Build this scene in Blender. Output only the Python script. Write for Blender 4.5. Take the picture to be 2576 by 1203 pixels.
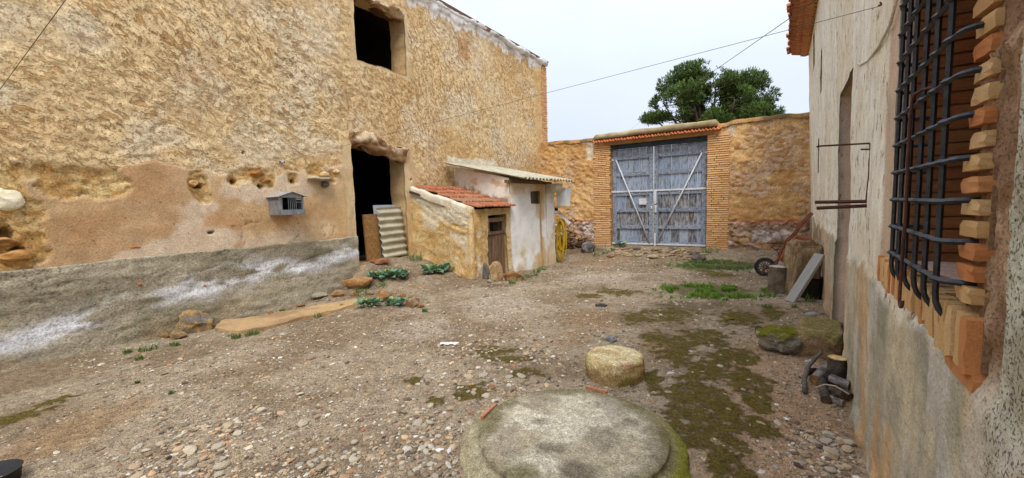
import bpy, bmesh, math, random
import numpy as np
from mathutils import Vector, Matrix, Euler

# ------------------------------------------------------------------ reset
for o in list(bpy.data.objects): bpy.data.objects.remove(o)
SC = bpy.context.scene
COL = SC.collection
random.seed(7); RNG = np.random.default_rng(11)

# ------------------------------------------------------------------ camera
CAM = np.array([0.0, 0.0, 1.6])
YAW, PITCH, ROLL = math.radians(33.2746), math.radians(-4.9441), math.radians(-1.6248)
FPX, PW, PH = 1032.78, 2576.0, 1203.0          # focal length and size of the photograph in picture units
_f = np.array([-math.sin(YAW)*math.cos(PITCH), math.cos(YAW)*math.cos(PITCH), math.sin(PITCH)])
_r0 = np.array([math.cos(YAW), math.sin(YAW), 0.0]); _u0 = np.cross(_r0, _f)
_r = math.cos(ROLL)*_r0 + math.sin(ROLL)*_u0
_u = -math.sin(ROLL)*_r0 + math.cos(ROLL)*_u0
cd = bpy.data.cameras.new('camera'); cam = bpy.data.objects.new('camera', cd); COL.objects.link(cam)
cd.sensor_fit = 'HORIZONTAL'; cd.sensor_width = 36.0; cd.lens = 36.0*FPX/PW
cd.clip_start = 0.05; cd.clip_end = 2000
mw = Matrix.Identity(4)
for i in range(3):
    mw[i][0] = _r[i]; mw[i][1] = _u[i]; mw[i][2] = -_f[i]; mw[i][3] = CAM[i]
cam.matrix_world = mw
SC.camera = cam
SC.render.resolution_x = 1024; SC.render.resolution_y = 478

# ------------------------------------------------------------------ sky, sun, exposure (bright overcast)
SUN_EL, SUN_AZ = math.radians(55), math.radians(150)     # azimuth measured clockwise from +Y
w = bpy.data.worlds.new('World'); SC.world = w; w.use_nodes = True
wt = w.node_tree; wt.nodes.clear()
wo = wt.nodes.new('ShaderNodeOutputWorld'); bg = wt.nodes.new('ShaderNodeBackground')
sky = wt.nodes.new('ShaderNodeTexSky'); sky.sky_type = 'NISHITA'; sky.sun_disc = False
sky.sun_elevation = SUN_EL; sky.sun_rotation = SUN_AZ; sky.air_density = 1.0; sky.dust_density = 3.0
# cloud layer: even pale grey-blue over the clear sky, faintly uneven
tc = wt.nodes.new('ShaderNodeTexCoord'); cn = wt.nodes.new('ShaderNodeTexNoise')
cn.inputs['Scale'].default_value = 1.6; cn.inputs['Detail'].default_value = 4
cr = wt.nodes.new('ShaderNodeValToRGB')
cr.color_ramp.elements[0].position = .3; cr.color_ramp.elements[0].color = (6.9, 7.8, 9.7, 1)
cr.color_ramp.elements[1].position = .7; cr.color_ramp.elements[1].color = (8.4, 9.0, 10.3, 1)
mx = wt.nodes.new('ShaderNodeMixRGB'); mx.inputs[0].default_value = .86
wt.links.new(tc.outputs['Generated'], cn.inputs['Vector']); wt.links.new(cn.outputs[0], cr.inputs[0])
wt.links.new(sky.outputs[0], mx.inputs[1]); wt.links.new(cr.outputs[0], mx.inputs[2])
wt.links.new(mx.outputs[0], bg.inputs[0]); wt.links.new(bg.outputs[0], wo.inputs[0])
# an overcast sky is brighter overhead than at the horizon: strength = SKY * (0.84 + 1.25 sin^2(elevation))
SKY = 0.083
sx = wt.nodes.new('ShaderNodeSeparateXYZ'); wt.links.new(tc.outputs['Generated'], sx.inputs[0])
m1 = wt.nodes.new('ShaderNodeMath'); m1.operation = 'MULTIPLY'; wt.links.new(sx.outputs[2], m1.inputs[0]); wt.links.new(sx.outputs[2], m1.inputs[1])
m2 = wt.nodes.new('ShaderNodeMath'); m2.operation = 'MULTIPLY_ADD'; wt.links.new(m1.outputs[0], m2.inputs[0]); m2.inputs[1].default_value = 1.25*SKY; m2.inputs[2].default_value = .84*SKY
wt.links.new(m2.outputs[0], bg.inputs[1])
sl = bpy.data.lights.new('sun', 'SUN'); sl.energy = 1.5; sl.angle = math.radians(25); sl.color = (1.0, .97, .92)
so = bpy.data.objects.new('sun', sl); COL.objects.link(so); so.location = (0, 0, 30)
sd = Vector((math.sin(SUN_AZ)*math.cos(SUN_EL), math.cos(SUN_AZ)*math.cos(SUN_EL), math.sin(SUN_EL)))
so.rotation_euler = (-sd).to_track_quat('-Z', 'Y').to_euler()
SC.view_settings.view_transform = 'Standard'; SC.view_settings.look = 'None'
SC.view_settings.exposure = 0.66; SC.view_settings.gamma = 1.0; SC.view_settings.use_curve_mapping = False

# ------------------------------------------------------------------ picture -> place helpers
def ray(px, py): return (px-PW/2)/FPX*_r + (PH/2-py)/FPX*_u + _f
def on(ax, val, px, py):
    d = ray(px, py); return CAM + (val-CAM[ax])/d[ax]*d
def proj(P):
    d = np.asarray(P, float)-CAM; z = d@_f
    return PW/2+FPX*(d@_r)/z, PH/2-FPX*(d@_u)/z, z
def mpp(P): return float((np.asarray(P)-CAM)@_f)/FPX      # metres per picture unit at P
XB = -7.43                # barn face
YB = 13.4                 # front of the boundary wall
HX0, HK = 0.40, 0.021     # house face: X = HX0 + HK*Y
def hx(y): return HX0+HK*y
def onh(px, py, off=0.0):
    d = ray(px, py); t = (HX0-off)/(d[0]-HK*d[1]); return CAM+t*d

# ------------------------------------------------------------------ numeric noise
def _h(ix, iy, iz, s):
    h = (ix.astype(np.int64)*374761393 + iy.astype(np.int64)*668265263 + iz.astype(np.int64)*2147483647 + s*974634777) & 0xffffffff
    h = ((h ^ (h >> 13))*1274126177) & 0xffffffff
    h = ((h ^ (h >> 16))*2246822519) & 0xffffffff
    return ((h ^ (h >> 15)) & 0xffffff)/float(0xffffff)
def vn(x, y, z=None, s=0):
    x = np.asarray(x, float); y = np.asarray(y, float); x, y = np.broadcast_arrays(x, y)
    z = np.zeros_like(x) if z is None else np.broadcast_to(np.asarray(z, float), x.shape)
    i, j, k = np.floor(x), np.floor(y), np.floor(z); fx, fy, fz = x-i, y-j, z-k
    fx, fy, fz = [t*t*t*(t*(t*6-15)+10) for t in (fx, fy, fz)]
    two = bool(np.any(fz > 0))
    def lay(kk):
        a = _h(i, j, kk, s)*(1-fx)+_h(i+1, j, kk, s)*fx; b = _h(i, j+1, kk, s)*(1-fx)+_h(i+1, j+1, kk, s)*fx
        return a*(1-fy)+b*fy
    r = lay(k)
    if two: r = r*(1-fz)+lay(k+1)*fz
    return r*2-1
def fbm(x, y, z=None, o=4, s=0, g=.5, l=2.03):
    t = 0; a = 1; n = 0; f = 1
    for q in range(o):
        t = t+a*vn(np.asarray(x)*f+q*17.3, np.asarray(y)*f+q*9.1, None if z is None else np.asarray(z)*f+q*3.7, s+q); n += a; a *= g; f *= l
    return t/n*1.6
def worley(x, y, s=0):
    x = np.asarray(x, float); y = np.asarray(y, float); i, j = np.floor(x), np.floor(y); zz = np.zeros_like(i)
    f1 = np.full(x.shape, 9.); f2 = f1.copy(); idv = np.zeros_like(x)
    for a in (-1, 0, 1):
        for b in (-1, 0, 1):
            cx = i+a+.1+.8*_h(i+a, j+b, zz, s); cy = j+b+.1+.8*_h(i+a, j+b, zz+5, s)
            d = np.hypot(cx-x, cy-y); c = _h(i+a, j+b, zz+9, s)
            n = d < f1
            f2 = np.where(n, f1, np.minimum(f2, d)); idv = np.where(n, c, idv); f1 = np.where(n, d, f1)
    return f1, f2, idv
def ss(a, b, x):
    t = np.clip((np.asarray(x, float)-a)/(b-a), 0, 1); return t*t*(3-2*t)
def rot2(x, y, a):
    c, s_ = math.cos(a), math.sin(a); return x*c+y*s_, -x*s_+y*c
def S(r, g, b):
    c = np.array([r, g, b])/255.0
    return np.where(c <= .04045, c/12.92, ((c+.055)/1.055)**2.4)
def mixc(a, b, m):
    m = np.asarray(m)[..., None]; return a*(1-m)+b*m

# ------------------------------------------------------------------ materials
def _new(name):
    m = bpy.data.materials.new(name); m.use_nodes = True; t = m.node_tree; b = t.nodes['Principled BSDF']
    return m, t, b
def _noise(t, vec, scale, detail=4, rough=.6):
    n = t.nodes.new('ShaderNodeTexNoise'); n.inputs['Scale'].default_value = scale; n.inputs['Detail'].default_value = detail
    n.inputs['Roughness'].default_value = rough; t.links.new(vec, n.inputs['Vector']); return n
def _ramp(t, src, p0, c0, p1, c1):
    r = t.nodes.new('ShaderNodeValToRGB'); e = r.color_ramp.elements
    e[0].position = p0; e[0].color = (*c0, 1); e[1].position = p1; e[1].color = (*c1, 1); t.links.new(src, r.inputs[0]); return r
def _mul(t, a, b, kind='MULTIPLY', fac=1.0):
    m = t.nodes.new('ShaderNodeMixRGB'); m.blend_type = kind; m.inputs[0].default_value = fac
    for k, v in ((1, a), (2, b)):
        if isinstance(v, tuple): m.inputs[k].default_value = (*v, 1)
        else: t.links.new(v, m.inputs[k])
    return m
def M_vc(name, scale=60, amt=.35, bump=.5, dist=.006, rough=.95, pits=0, pit_scale=40, scale2=None, amt2=None):
    """colour laid down per point of the mesh, broken up by fine grain, grit and small pits"""
    m, t, b = _new(name); tc = t.nodes.new('ShaderNodeTexCoord'); v = tc.outputs['Object']
    at = t.nodes.new('ShaderNodeAttribute'); at.attribute_name = 'Col'
    n = _noise(t, v, scale, 5, .7); r = _ramp(t, n.outputs[0], .36, (1-amt,)*3, .64, (1+amt*.8,)*3)
    c = _mul(t, at.outputs['Color'], r.outputs[0]).outputs[0]
    n2 = _noise(t, v, scale2 or scale*.21, 6, .68); a2 = amt*.45 if amt2 is None else amt2; r2 = _ramp(t, n2.outputs[0], .38, (1-a2,)*3, .62, (1+a2*.6,)*3)
    c = _mul(t, c, r2.outputs[0]).outputs[0]
    h = n.outputs[0]
    if pits:
        vo = t.nodes.new('ShaderNodeTexVoronoi'); vo.inputs['Scale'].default_value = pit_scale; t.links.new(v, vo.inputs['Vector'])
        rp = _ramp(t, vo.outputs['Distance'], .10, (1-pits,)*3, .28, (1, 1, 1)); n3 = _noise(t, v, pit_scale*.12, 2)
        rm = _ramp(t, n3.outputs[0], .45, (1, 1, 1), .6, (0, 0, 0))
        mm = _mul(t, rp.outputs[0], rm.outputs[0], 'LIGHTEN'); c = _mul(t, c, mm.outputs[0]).outputs[0]
        h = _mul(t, h, mm.outputs[0]).outputs[0]
    t.links.new(c, b.inputs['Base Color']); b.inputs['Roughness'].default_value = rough; b.inputs['Specular IOR Level'].default_value = .2
    bp = t.nodes.new('ShaderNodeBump'); bp.inputs['Strength'].default_value = bump; bp.inputs['Distance'].default_value = dist
    t.links.new(h, bp.inputs['Height']); t.links.new(bp.outputs[0], b.inputs['Normal'])
    return m
def M(name, c1, c2=None, scale=12, rand=None, fine=80, amt=.3, bump=.4, dist=.004, rough=.85, metal=0, stretch=None, lo=.35, hi=.65, spec=.3):
    """two-tone mottled material; rand = list of tints picked per object"""
    m, t, b = _new(name); tc = t.nodes.new('ShaderNodeTexCoord'); v = tc.outputs['Object']
    oi = t.nodes.new('ShaderNodeObjectInfo')
    ad = t.nodes.new('ShaderNodeVectorMath'); ad.operation = 'ADD'; t.links.new(v, ad.inputs[0])
    cb = t.nodes.new('ShaderNodeVectorMath'); cb.operation = 'SCALE'; cb.inputs[0].default_value = (37, 53, 71); t.links.new(oi.outputs['Random'], cb.inputs['Scale'])
    t.links.new(cb.outputs[0], ad.inputs[1]); v = ad.outputs[0]
    if stretch:
        mp = t.nodes.new('ShaderNodeMapping'); mp.inputs['Scale'].default_value = stretch; t.links.new(v, mp.inputs['Vector']); v = mp.outputs[0]
    c1 = tuple(float(q) for q in c1); c2 = tuple(float(q) for q in (c2 if c2 is not None else c1))
    n = _noise(t, v, scale, 5, .65); r = _ramp(t, n.outputs[0], lo, c1, hi, c2); c = r.outputs[0]
    if rand:
        rr = t.nodes.new('ShaderNodeValToRGB'); rr.color_ramp.interpolation = 'CONSTANT'; e = rr.color_ramp.elements
        for q, col in enumerate(rand):
            el = e[q] if q < 2 else e.new(q/len(rand)); el.position = q/len(rand); el.color = (*[float(z) for z in col], 1)
        t.links.new(oi.outputs['Random'], rr.inputs[0]); c = _mul(t, c, rr.outputs[0]).outputs[0]
    nf = _noise(t, v, fine, 4, .7); rf = _ramp(t, nf.outputs[0], .35, (1-amt,)*3, .65, (1+amt*.7,)*3)
    c = _mul(t, c, rf.outputs[0]).outputs[0]
    t.links.new(c, b.inputs['Base Color']); b.inputs['Roughness'].default_value = rough; b.inputs['Metallic'].default_value = metal
    b.inputs['Specular IOR Level'].default_value = spec
    bp = t.nodes.new('ShaderNodeBump'); bp.inputs['Strength'].default_value = bump; bp.inputs['Distance'].default_value = dist
    t.links.new(nf.outputs[0], bp.inputs['Height']); t.links.new(bp.outputs[0], b.inputs['Normal'])
    return m
def M_gravel(name):
    m, t, b = _new(name); tc = t.nodes.new('ShaderNodeTexCoord'); v = tc.outputs['Object']
    at = t.nodes.new('ShaderNodeAttribute'); at.attribute_name = 'Col'; mk = t.nodes.new('ShaderNodeAttribute'); mk.attribute_name = 'Msk'
    sp = t.nodes.new('ShaderNodeSeparateColor'); t.links.new(mk.outputs['Color'], sp.inputs[0])
    wn = _noise(t, v, 30, 2); wv = t.nodes.new('ShaderNodeVectorMath'); wv.operation = 'MULTIPLY_ADD'; t.links.new(wn.outputs['Color'], wv.inputs[0]); wv.inputs[1].default_value = (.02, .02, .02); t.links.new(v, wv.inputs[2])
    c = at.outputs['Color']; hs = []
    for (sc, lo, hi, cov) in ((95, .55, 1.5, .5), (42, .62, 1.5, .30)):
        vo = t.nodes.new('ShaderNodeTexVoronoi'); vo.inputs['Scale'].default_value = sc; t.links.new(wv.outputs[0], vo.inputs['Vector'])
        sc_ = t.nodes.new('ShaderNodeSeparateColor'); t.links.new(vo.outputs['Color'], sc_.inputs[0])
        rc = _ramp(t, sc_.outputs[0], .0, (lo,)*3, 1., (hi, hi*.99, hi*.97))
        pick = _ramp(t, sc_.outputs[1], 1-cov-.01, (0, 0, 0), 1-cov+.01, (1, 1, 1)); ed = _ramp(t, vo.outputs['Distance'], .35, (1, 1, 1), .55, (0, 0, 0)); f = _mul(t, pick.outputs[0], ed.outputs[0])
        fm = t.nodes.new('ShaderNodeMath'); fm.operation = 'MULTIPLY'; t.links.new(f.outputs[0], fm.inputs[0]); t.links.new(sp.outputs[0], fm.inputs[1])
        k = _mul(t, c, rc.outputs[0]); t.links.new(fm.outputs[0], k.inputs[0]); c = k.outputs[0]; hs.append(fm)
    nz = _noise(t, v, 9, 9, .78); ma = t.nodes.new('ShaderNodeMath'); ma.operation = 'MULTIPLY_ADD'; t.links.new(sp.outputs[1], ma.inputs[0]); ma.inputs[1].default_value = .36; t.links.new(nz.outputs[0], ma.inputs[2])
    mr = _ramp(t, ma.outputs[0], .74, (0, 0, 0), .84, (.95, .95, .95)); nc = _noise(t, v, 45, 5, .7); mcol = _ramp(t, nc.outputs[0], .32, tuple(S(58, 48, 16)), .66, tuple(S(116, 100, 36)))
    mk2 = t.nodes.new('ShaderNodeMixRGB'); t.links.new(mr.outputs[0], mk2.inputs[0]); t.links.new(c, mk2.inputs[1]); t.links.new(mcol.outputs[0], mk2.inputs[2]); c = mk2.outputs[0]
    n = _noise(t, v, 130, 4, .7); r = _ramp(t, n.outputs[0], .36, (.6,)*3, .64, (1.35,)*3); c = _mul(t, c, r.outputs[0]).outputs[0]
    n2 = _noise(t, v, 14, 4, .65); r2 = _ramp(t, n2.outputs[0], .3, (.78,)*3, .7, (1.15,)*3); c = _mul(t, c, r2.outputs[0]).outputs[0]
    t.links.new(c, b.inputs['Base Color']); b.inputs['Roughness'].default_value = .97; b.inputs['Specular IOR Level'].default_value = .15
    h = n.outputs[0]; hs.append(mr)
    for f in hs:
        g = t.nodes.new('ShaderNodeMath'); g.operation = 'ADD'; t.links.new(h, g.inputs[0]); t.links.new(f.outputs[0], g.inputs[1]); h = g.outputs[0]
    bp = t.nodes.new('ShaderNodeBump'); bp.inputs['Strength'].default_value = 1; bp.inputs['Distance'].default_value = .008; t.links.new(h, bp.inputs['Height']); t.links.new(bp.outputs[0], b.inputs['Normal'])
    return m
def M_leaf(name, c1, c2, rough=.6, trans=.25):
    m, t, b = _new(name); oi = t.nodes.new('ShaderNodeObjectInfo'); g = t.nodes.new('ShaderNodeAttribute'); g.attribute_name = 'Col'
    tc = t.nodes.new('ShaderNodeTexCoord'); n = _noise(t, tc.outputs['Object'], 9, 3)
    r = _ramp(t, n.outputs[0], .3, tuple(c1), .7, tuple(c2)); t.links.new(r.outputs[0], b.inputs['Base Color'])
    b.inputs['Roughness'].default_value = rough; b.inputs['Specular IOR Level'].default_value = .25
    tr = t.nodes.new('ShaderNodeBsdfTranslucent'); t.links.new(r.outputs[0], tr.inputs[0]); mxs = t.nodes.new('ShaderNodeMixShader'); mxs.inputs[0].default_value = trans
    out = t.nodes['Material Output']; t.links.new(b.outputs[0], mxs.inputs[1]); t.links.new(tr.outputs[0], mxs.inputs[2]); t.links.new(mxs.outputs[0], out.inputs[0])
    return m

def M_thrown(name):
    """thrown lime plaster: pale ragged strokes over an ochre ground (mask R), finer and steeper where mask G is 1"""
    m, t, b = _new(name); tc = t.nodes.new('ShaderNodeTexCoord'); v = tc.outputs['Object']
    at = t.nodes.new('ShaderNodeAttribute'); at.attribute_name = 'Col'; mk = t.nodes.new('ShaderNodeAttribute'); mk.attribute_name = 'Msk'
    sp = t.nodes.new('ShaderNodeSeparateColor'); t.links.new(mk.outputs['Color'], sp.inputs[0])
    wn = _noise(t, v, 2.2, 3); wv = t.nodes.new('ShaderNodeVectorMath'); wv.operation = 'MULTIPLY_ADD'; t.links.new(wn.outputs['Color'], wv.inputs[0]); wv.inputs[1].default_value = (.26, .26, .26); t.links.new(v, wv.inputs[2])
    def stroke(ang, sc, det, lo, hi):
        r = t.nodes.new('ShaderNodeMapping'); r.inputs['Rotation'].default_value = (ang, 0, 0); t.links.new(wv.outputs[0], r.inputs['Vector'])
        q = t.nodes.new('ShaderNodeMapping'); q.inputs['Scale'].default_value = sc; t.links.new(r.outputs[0], q.inputs['Vector'])
        n = _noise(t, q.outputs[0], 1.0, det, .66); return n, _ramp(t, n.outputs[0], lo, (0, 0, 0), hi, (1, 1, 1))
    na, ra = stroke(.28, (5, 6.4, 17.0), 8, .41, .46); nb, rb = stroke(.75, (5, 6.8, 18.0), 8, .41, .46)
    nw = _noise(t, v, .55, 2); rw = _ramp(t, nw.outputs[0], .42, (0, 0, 0), .58, (1, 1, 1)); r1 = t.nodes.new('ShaderNodeMixRGB'); t.links.new(rw.outputs[0], r1.inputs[0]); t.links.new(ra.outputs[0], r1.inputs[1]); t.links.new(rb.outputs[0], r1.inputs[2])
    n2, r2 = stroke(.95, (9, 9.0, 24.0), 5, .415, .465)
    st = t.nodes.new('ShaderNodeMixRGB'); t.links.new(sp.outputs[1], st.inputs[0]); t.links.new(r1.outputs[0], st.inputs[1]); t.links.new(r2.outputs[0], st.inputs[2])
    # fine pock marks
    np_ = _noise(t, wv.outputs[0], 30, 4, .7); rp = _ramp(t, np_.outputs[0], .37, (0, 0, 0), .42, (1, 1, 1)); stp = _mul(t, st.outputs[0], rp.outputs[0])
    inv = t.nodes.new('ShaderNodeInvert'); t.links.new(stp.outputs[0], inv.inputs[1])
    fac = t.nodes.new('ShaderNodeMath'); fac.operation = 'MULTIPLY'; t.links.new(inv.outputs[0], fac.inputs[0]); t.links.new(sp.outputs[0], fac.inputs[1])
    no = _noise(t, v, 7, 4); ro = _ramp(t, no.outputs[0], .35, tuple(S(190, 140, 84)), .65, tuple(S(218, 174, 114)))
    mixo = t.nodes.new('ShaderNodeMixRGB'); t.links.new(fac.outputs[0], mixo.inputs[0]); t.links.new(at.outputs['Color'], mixo.inputs[1]); t.links.new(ro.outputs[0], mixo.inputs[2])
    n = _noise(t, v, 55, 5, .72); r = _ramp(t, n.outputs[0], .35, (.70,)*3, .65, (1.18,)*3); c = _mul(t, mixo.outputs[0], r.outputs[0]).outputs[0]
    nm = _noise(t, v, 6, 6, .7); rm_ = _ramp(t, nm.outputs[0], .3, (.88, .82, .75), .68, (1.08, 1.07, 1.05)); c = _mul(t, c, rm_.outputs[0]).outputs[0]
    nk = _noise(t, wv.outputs[0], 22, 3, .6); rk = _ramp(t, nk.outputs[0], .66, (1, 1, 1), .71, (.45, .36, .28)); c = _mul(t, c, rk.outputs[0]).outputs[0]  # dark spots painted as crevice shade, in colour only
    t.links.new(c, b.inputs['Base Color']); b.inputs['Roughness'].default_value = .95; b.inputs['Specular IOR Level'].default_value = .15
    h0 = t.nodes.new('ShaderNodeMath'); h0.operation = 'MULTIPLY_ADD'; t.links.new(fac.outputs[0], h0.inputs[0]); h0.inputs[1].default_value = -1.0; h0.inputs[2].default_value = 1.0
    h1 = t.nodes.new('ShaderNodeMath'); h1.operation = 'MULTIPLY_ADD'; t.links.new(n.outputs[0], h1.inputs[0]); h1.inputs[1].default_value = .6; t.links.new(h0.outputs[0], h1.inputs[2])
    bp = t.nodes.new('ShaderNodeBump'); bp.inputs['Strength'].default_value = 1.0; bp.inputs['Distance'].default_value = .02
    t.links.new(h1.outputs[0], bp.inputs['Height']); t.links.new(bp.outputs[0], b.inputs['Normal'])
    return m

def M_streak(name):
    """peeling limewash with small upright pits (mask R) and gritty cement elsewhere (mask G: coarse pitted stucco)"""
    m, t, b = _new(name); tc = t.nodes.new('ShaderNodeTexCoord'); v = tc.outputs['Object']
    at = t.nodes.new('ShaderNodeAttribute'); at.attribute_name = 'Col'; mk = t.nodes.new('ShaderNodeAttribute'); mk.attribute_name = 'Msk'
    sp = t.nodes.new('ShaderNodeSeparateColor'); t.links.new(mk.outputs['Color'], sp.inputs[0])
    def spots(sc, det, lo, hi, chan):
        q = t.nodes.new('ShaderNodeMapping'); q.inputs['Scale'].default_value = sc; t.links.new(v, q.inputs['Vector']); n = _noise(t, q.outputs[0], 1.0, det, .6); r = _ramp(t, n.outputs[0], lo, (0, 0, 0), hi, (1, 1, 1))
        f = t.nodes.new('ShaderNodeMath'); f.operation = 'MULTIPLY'; t.links.new(r.outputs[0], f.inputs[0]); t.links.new(sp.outputs[chan], f.inputs[1]); return f
    f1 = spots((26, 26, 8.5), 5, .595, .64, 0); f2 = spots((120, 120, 105), 3, .55, .66, 1)
    c = at.outputs['Color']
    n = _noise(t, v, 75, 5, .72); r = _ramp(t, n.outputs[0], .35, (.80,)*3, .65, (1.12,)*3); c = _mul(t, c, r.outputs[0]).outputs[0]
    q = t.nodes.new('ShaderNodeMapping'); q.inputs['Scale'].default_value = (9, 9, 3); t.links.new(v, q.inputs['Vector']); nm = _noise(t, q.outputs[0], 1, 6, .7); rm_ = _ramp(t, nm.outputs[0], .3, (.92, .89, .84), .68, (1.06, 1.06, 1.06)); c = _mul(t, c, rm_.outputs[0]).outputs[0]
    for f, col in ((f1, tuple(S(164, 118, 76))), (f2, tuple(S(126, 112, 92)))):
        k = t.nodes.new('ShaderNodeMixRGB'); t.links.new(f.outputs[0], k.inputs[0]); t.links.new(c, k.inputs[1]); k.inputs[2].default_value = (*col, 1); c = k.outputs[0]
    t.links.new(c, b.inputs['Base Color']); b.inputs['Roughness'].default_value = .95; b.inputs['Specular IOR Level'].default_value = .15
    h = t.nodes.new('ShaderNodeMath'); h.operation = 'MULTIPLY_ADD'; t.links.new(n.outputs[0], h.inputs[0]); h.inputs[1].default_value = .6; h.inputs[2].default_value = 1
    for f in (f1, f2):
        g = t.nodes.new('ShaderNodeMath'); g.operation = 'SUBTRACT'; t.links.new(h.outputs[0], g.inputs[0]); t.links.new(f.outputs[0], g.inputs[1]); h = g
    bp = t.nodes.new('ShaderNodeBump'); bp.inputs['Strength'].default_value = 1; bp.inputs['Distance'].default_value = .008; t.links.new(h.outputs[0], bp.inputs['Height']); t.links.new(bp.outputs[0], b.inputs['Normal'])
    return m

# ------------------------------------------------------------------ mesh helpers
def obj(name, me, mat=None, parent=None, loc=None, rot=None, scale=None):
    o = bpy.data.objects.new(name, me); COL.objects.link(o)
    if mat is not None and me is not None and not len(me.materials): me.materials.append(mat)
    if parent is not None: o.parent = parent
    if loc is not None: o.location = [float(q) for q in loc]
    if rot is not None: o.rotation_euler = rot
    if scale is not None: o.scale = scale if hasattr(scale, '__len__') else (scale,)*3
    return o
def mkmesh(name, V, F, smooth=True, col=None, msk=None):
    me = bpy.data.meshes.new(name); V = np.asarray(V, np.float32)
    if isinstance(F, np.ndarray):
        n, k = F.shape; me.vertices.add(len(V)); me.vertices.foreach_set('co', V.ravel())
        me.loops.add(n*k); me.loops.foreach_set('vertex_index', F.astype(np.int32).ravel())
        me.polygons.add(n); me.polygons.foreach_set('loop_start', np.arange(0, n*k, k, dtype=np.int32))
        me.update(calc_edges=True)
    else: me.from_pydata([tuple(map(float, v)) for v in V], [], [list(map(int, f)) for f in F]); me.update()
    me.polygons.foreach_set('use_smooth', np.full(len(me.polygons), smooth))
    if col is not None:
        a = me.color_attributes.new('Col', 'FLOAT_COLOR', 'POINT'); c = np.ones((len(V), 4), np.float32); c[:, :3] = np.clip(col, 0, 1); a.data.foreach_set('color', c.ravel())
    if msk is not None:
        a = me.color_attributes.new('Msk', 'FLOAT_COLOR', 'POINT'); c = np.ones((len(V), 4), np.float32); c[:, :3] = msk; a.data.foreach_set('color', c.ravel())
    me.validate(); return me
def thing(name, label, cat, loc=(0, 0, 0), rz=0, group=None):
    o = bpy.data.objects.new(name, None); COL.objects.link(o); o.location = [float(q) for q in loc]; o.rotation_euler = (0, 0, rz); o.empty_display_size = .1
    return tag(o, label, cat, group)
def tag(o, label, cat, group=None):
    o['label'] = label; o['category'] = cat
    if group: o['group'] = group
    return o
def box_me(name, sx, sy, sz, bev=.004, seed=0, jit=0.0):
    """bevelled block centred on its base face centre"""
    bm = bmesh.new(); bmesh.ops.create_cube(bm, size=1)
    for v in bm.verts: v.co = Vector((v.co.x*sx, v.co.y*sy, (v.co.z+.5)*sz))
    if bev: bmesh.ops.bevel(bm, geom=bm.edges[:], offset=bev, segments=1, affect='EDGES')
    if jit:
        rr = random.Random(seed)
        for v in bm.verts: v.co += Vector((rr.uniform(-jit, jit), rr.uniform(-jit, jit), rr.uniform(-jit, jit)))
    me = bpy.data.meshes.new(name); bm.to_mesh(me); bm.free(); return me
def tube(path, rad, n=8, cap=True, jit=0, seed=0):
    """V,F of a tube along a polyline; rad scalar or list"""
    P = [np.asarray(p, float) for p in path]; k = len(P); rad = [rad]*k if not hasattr(rad, '__len__') else rad
    V = []; F = []; up = np.array([0, 0, 1.]); prev = None; rr = random.Random(seed)
    for i in range(k):
        d = P[min(i+1, k-1)]-P[max(i-1, 0)]; d /= np.linalg.norm(d)+1e-9
        if prev is None:
            a = np.cross(d, up)
            if np.linalg.norm(a) < .1: a = np.cross(d, np.array([1., 0, 0]))
        else: a = prev-d*(prev@d)
        a /= np.linalg.norm(a)+1e-9; prev = a; b = np.cross(d, a)
        for j in range(n):
            t = 2*math.pi*j/n; q = rad[i]*(1+(rr.uniform(-jit, jit) if jit else 0)); V.append(P[i]+q*(math.cos(t)*a+math.sin(t)*b))
    for i in range(k-1):
        for j in range(n): F.append([i*n+j, i*n+(j+1) % n, (i+1)*n+(j+1) % n, (i+1)*n+j])
    if cap: F.append(list(range(n))[::-1]); F.append([(k-1)*n+j for j in range(n)])
    return V, F
def bez(a, b, c, d, n=10):
    a, b, c, d = [np.asarray(q, float) for q in (a, b, c, d)]
    return [(1-t)**3*a+3*(1-t)**2*t*b+3*(1-t)*t*t*c+t**3*d for t in np.linspace(0, 1, n)]
class MB:
    def __init__(s): s.V = []; s.F = []; s.C = []
    def add(s, V, F, col=None):
        k = len(s.V); s.V += [np.asarray(v, float) for v in V]; s.F += [[q+k for q in f] for f in F]
        if col is not None: s.C += [col]*len(V)
        return s
    def box(s, c, sx, sy, sz, R=None):
        V = [np.array([x*sx/2, y*sy/2, z*sz/2]) for x in (-1, 1) for y in (-1, 1) for z in (-1, 1)]
        if R is not None: V = [np.array(R@Vector(v)) for v in V]
        return s.add([v+np.asarray(c) for v in V], [[0, 1, 3, 2], [4, 6, 7, 5], [0, 4, 5, 1], [2, 3, 7, 6], [0, 2, 6, 4], [1, 5, 7, 3]])
    def mesh(s, name, smooth=False): return mkmesh(name, s.V, s.F, smooth, np.array(s.C) if s.C else None)
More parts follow.
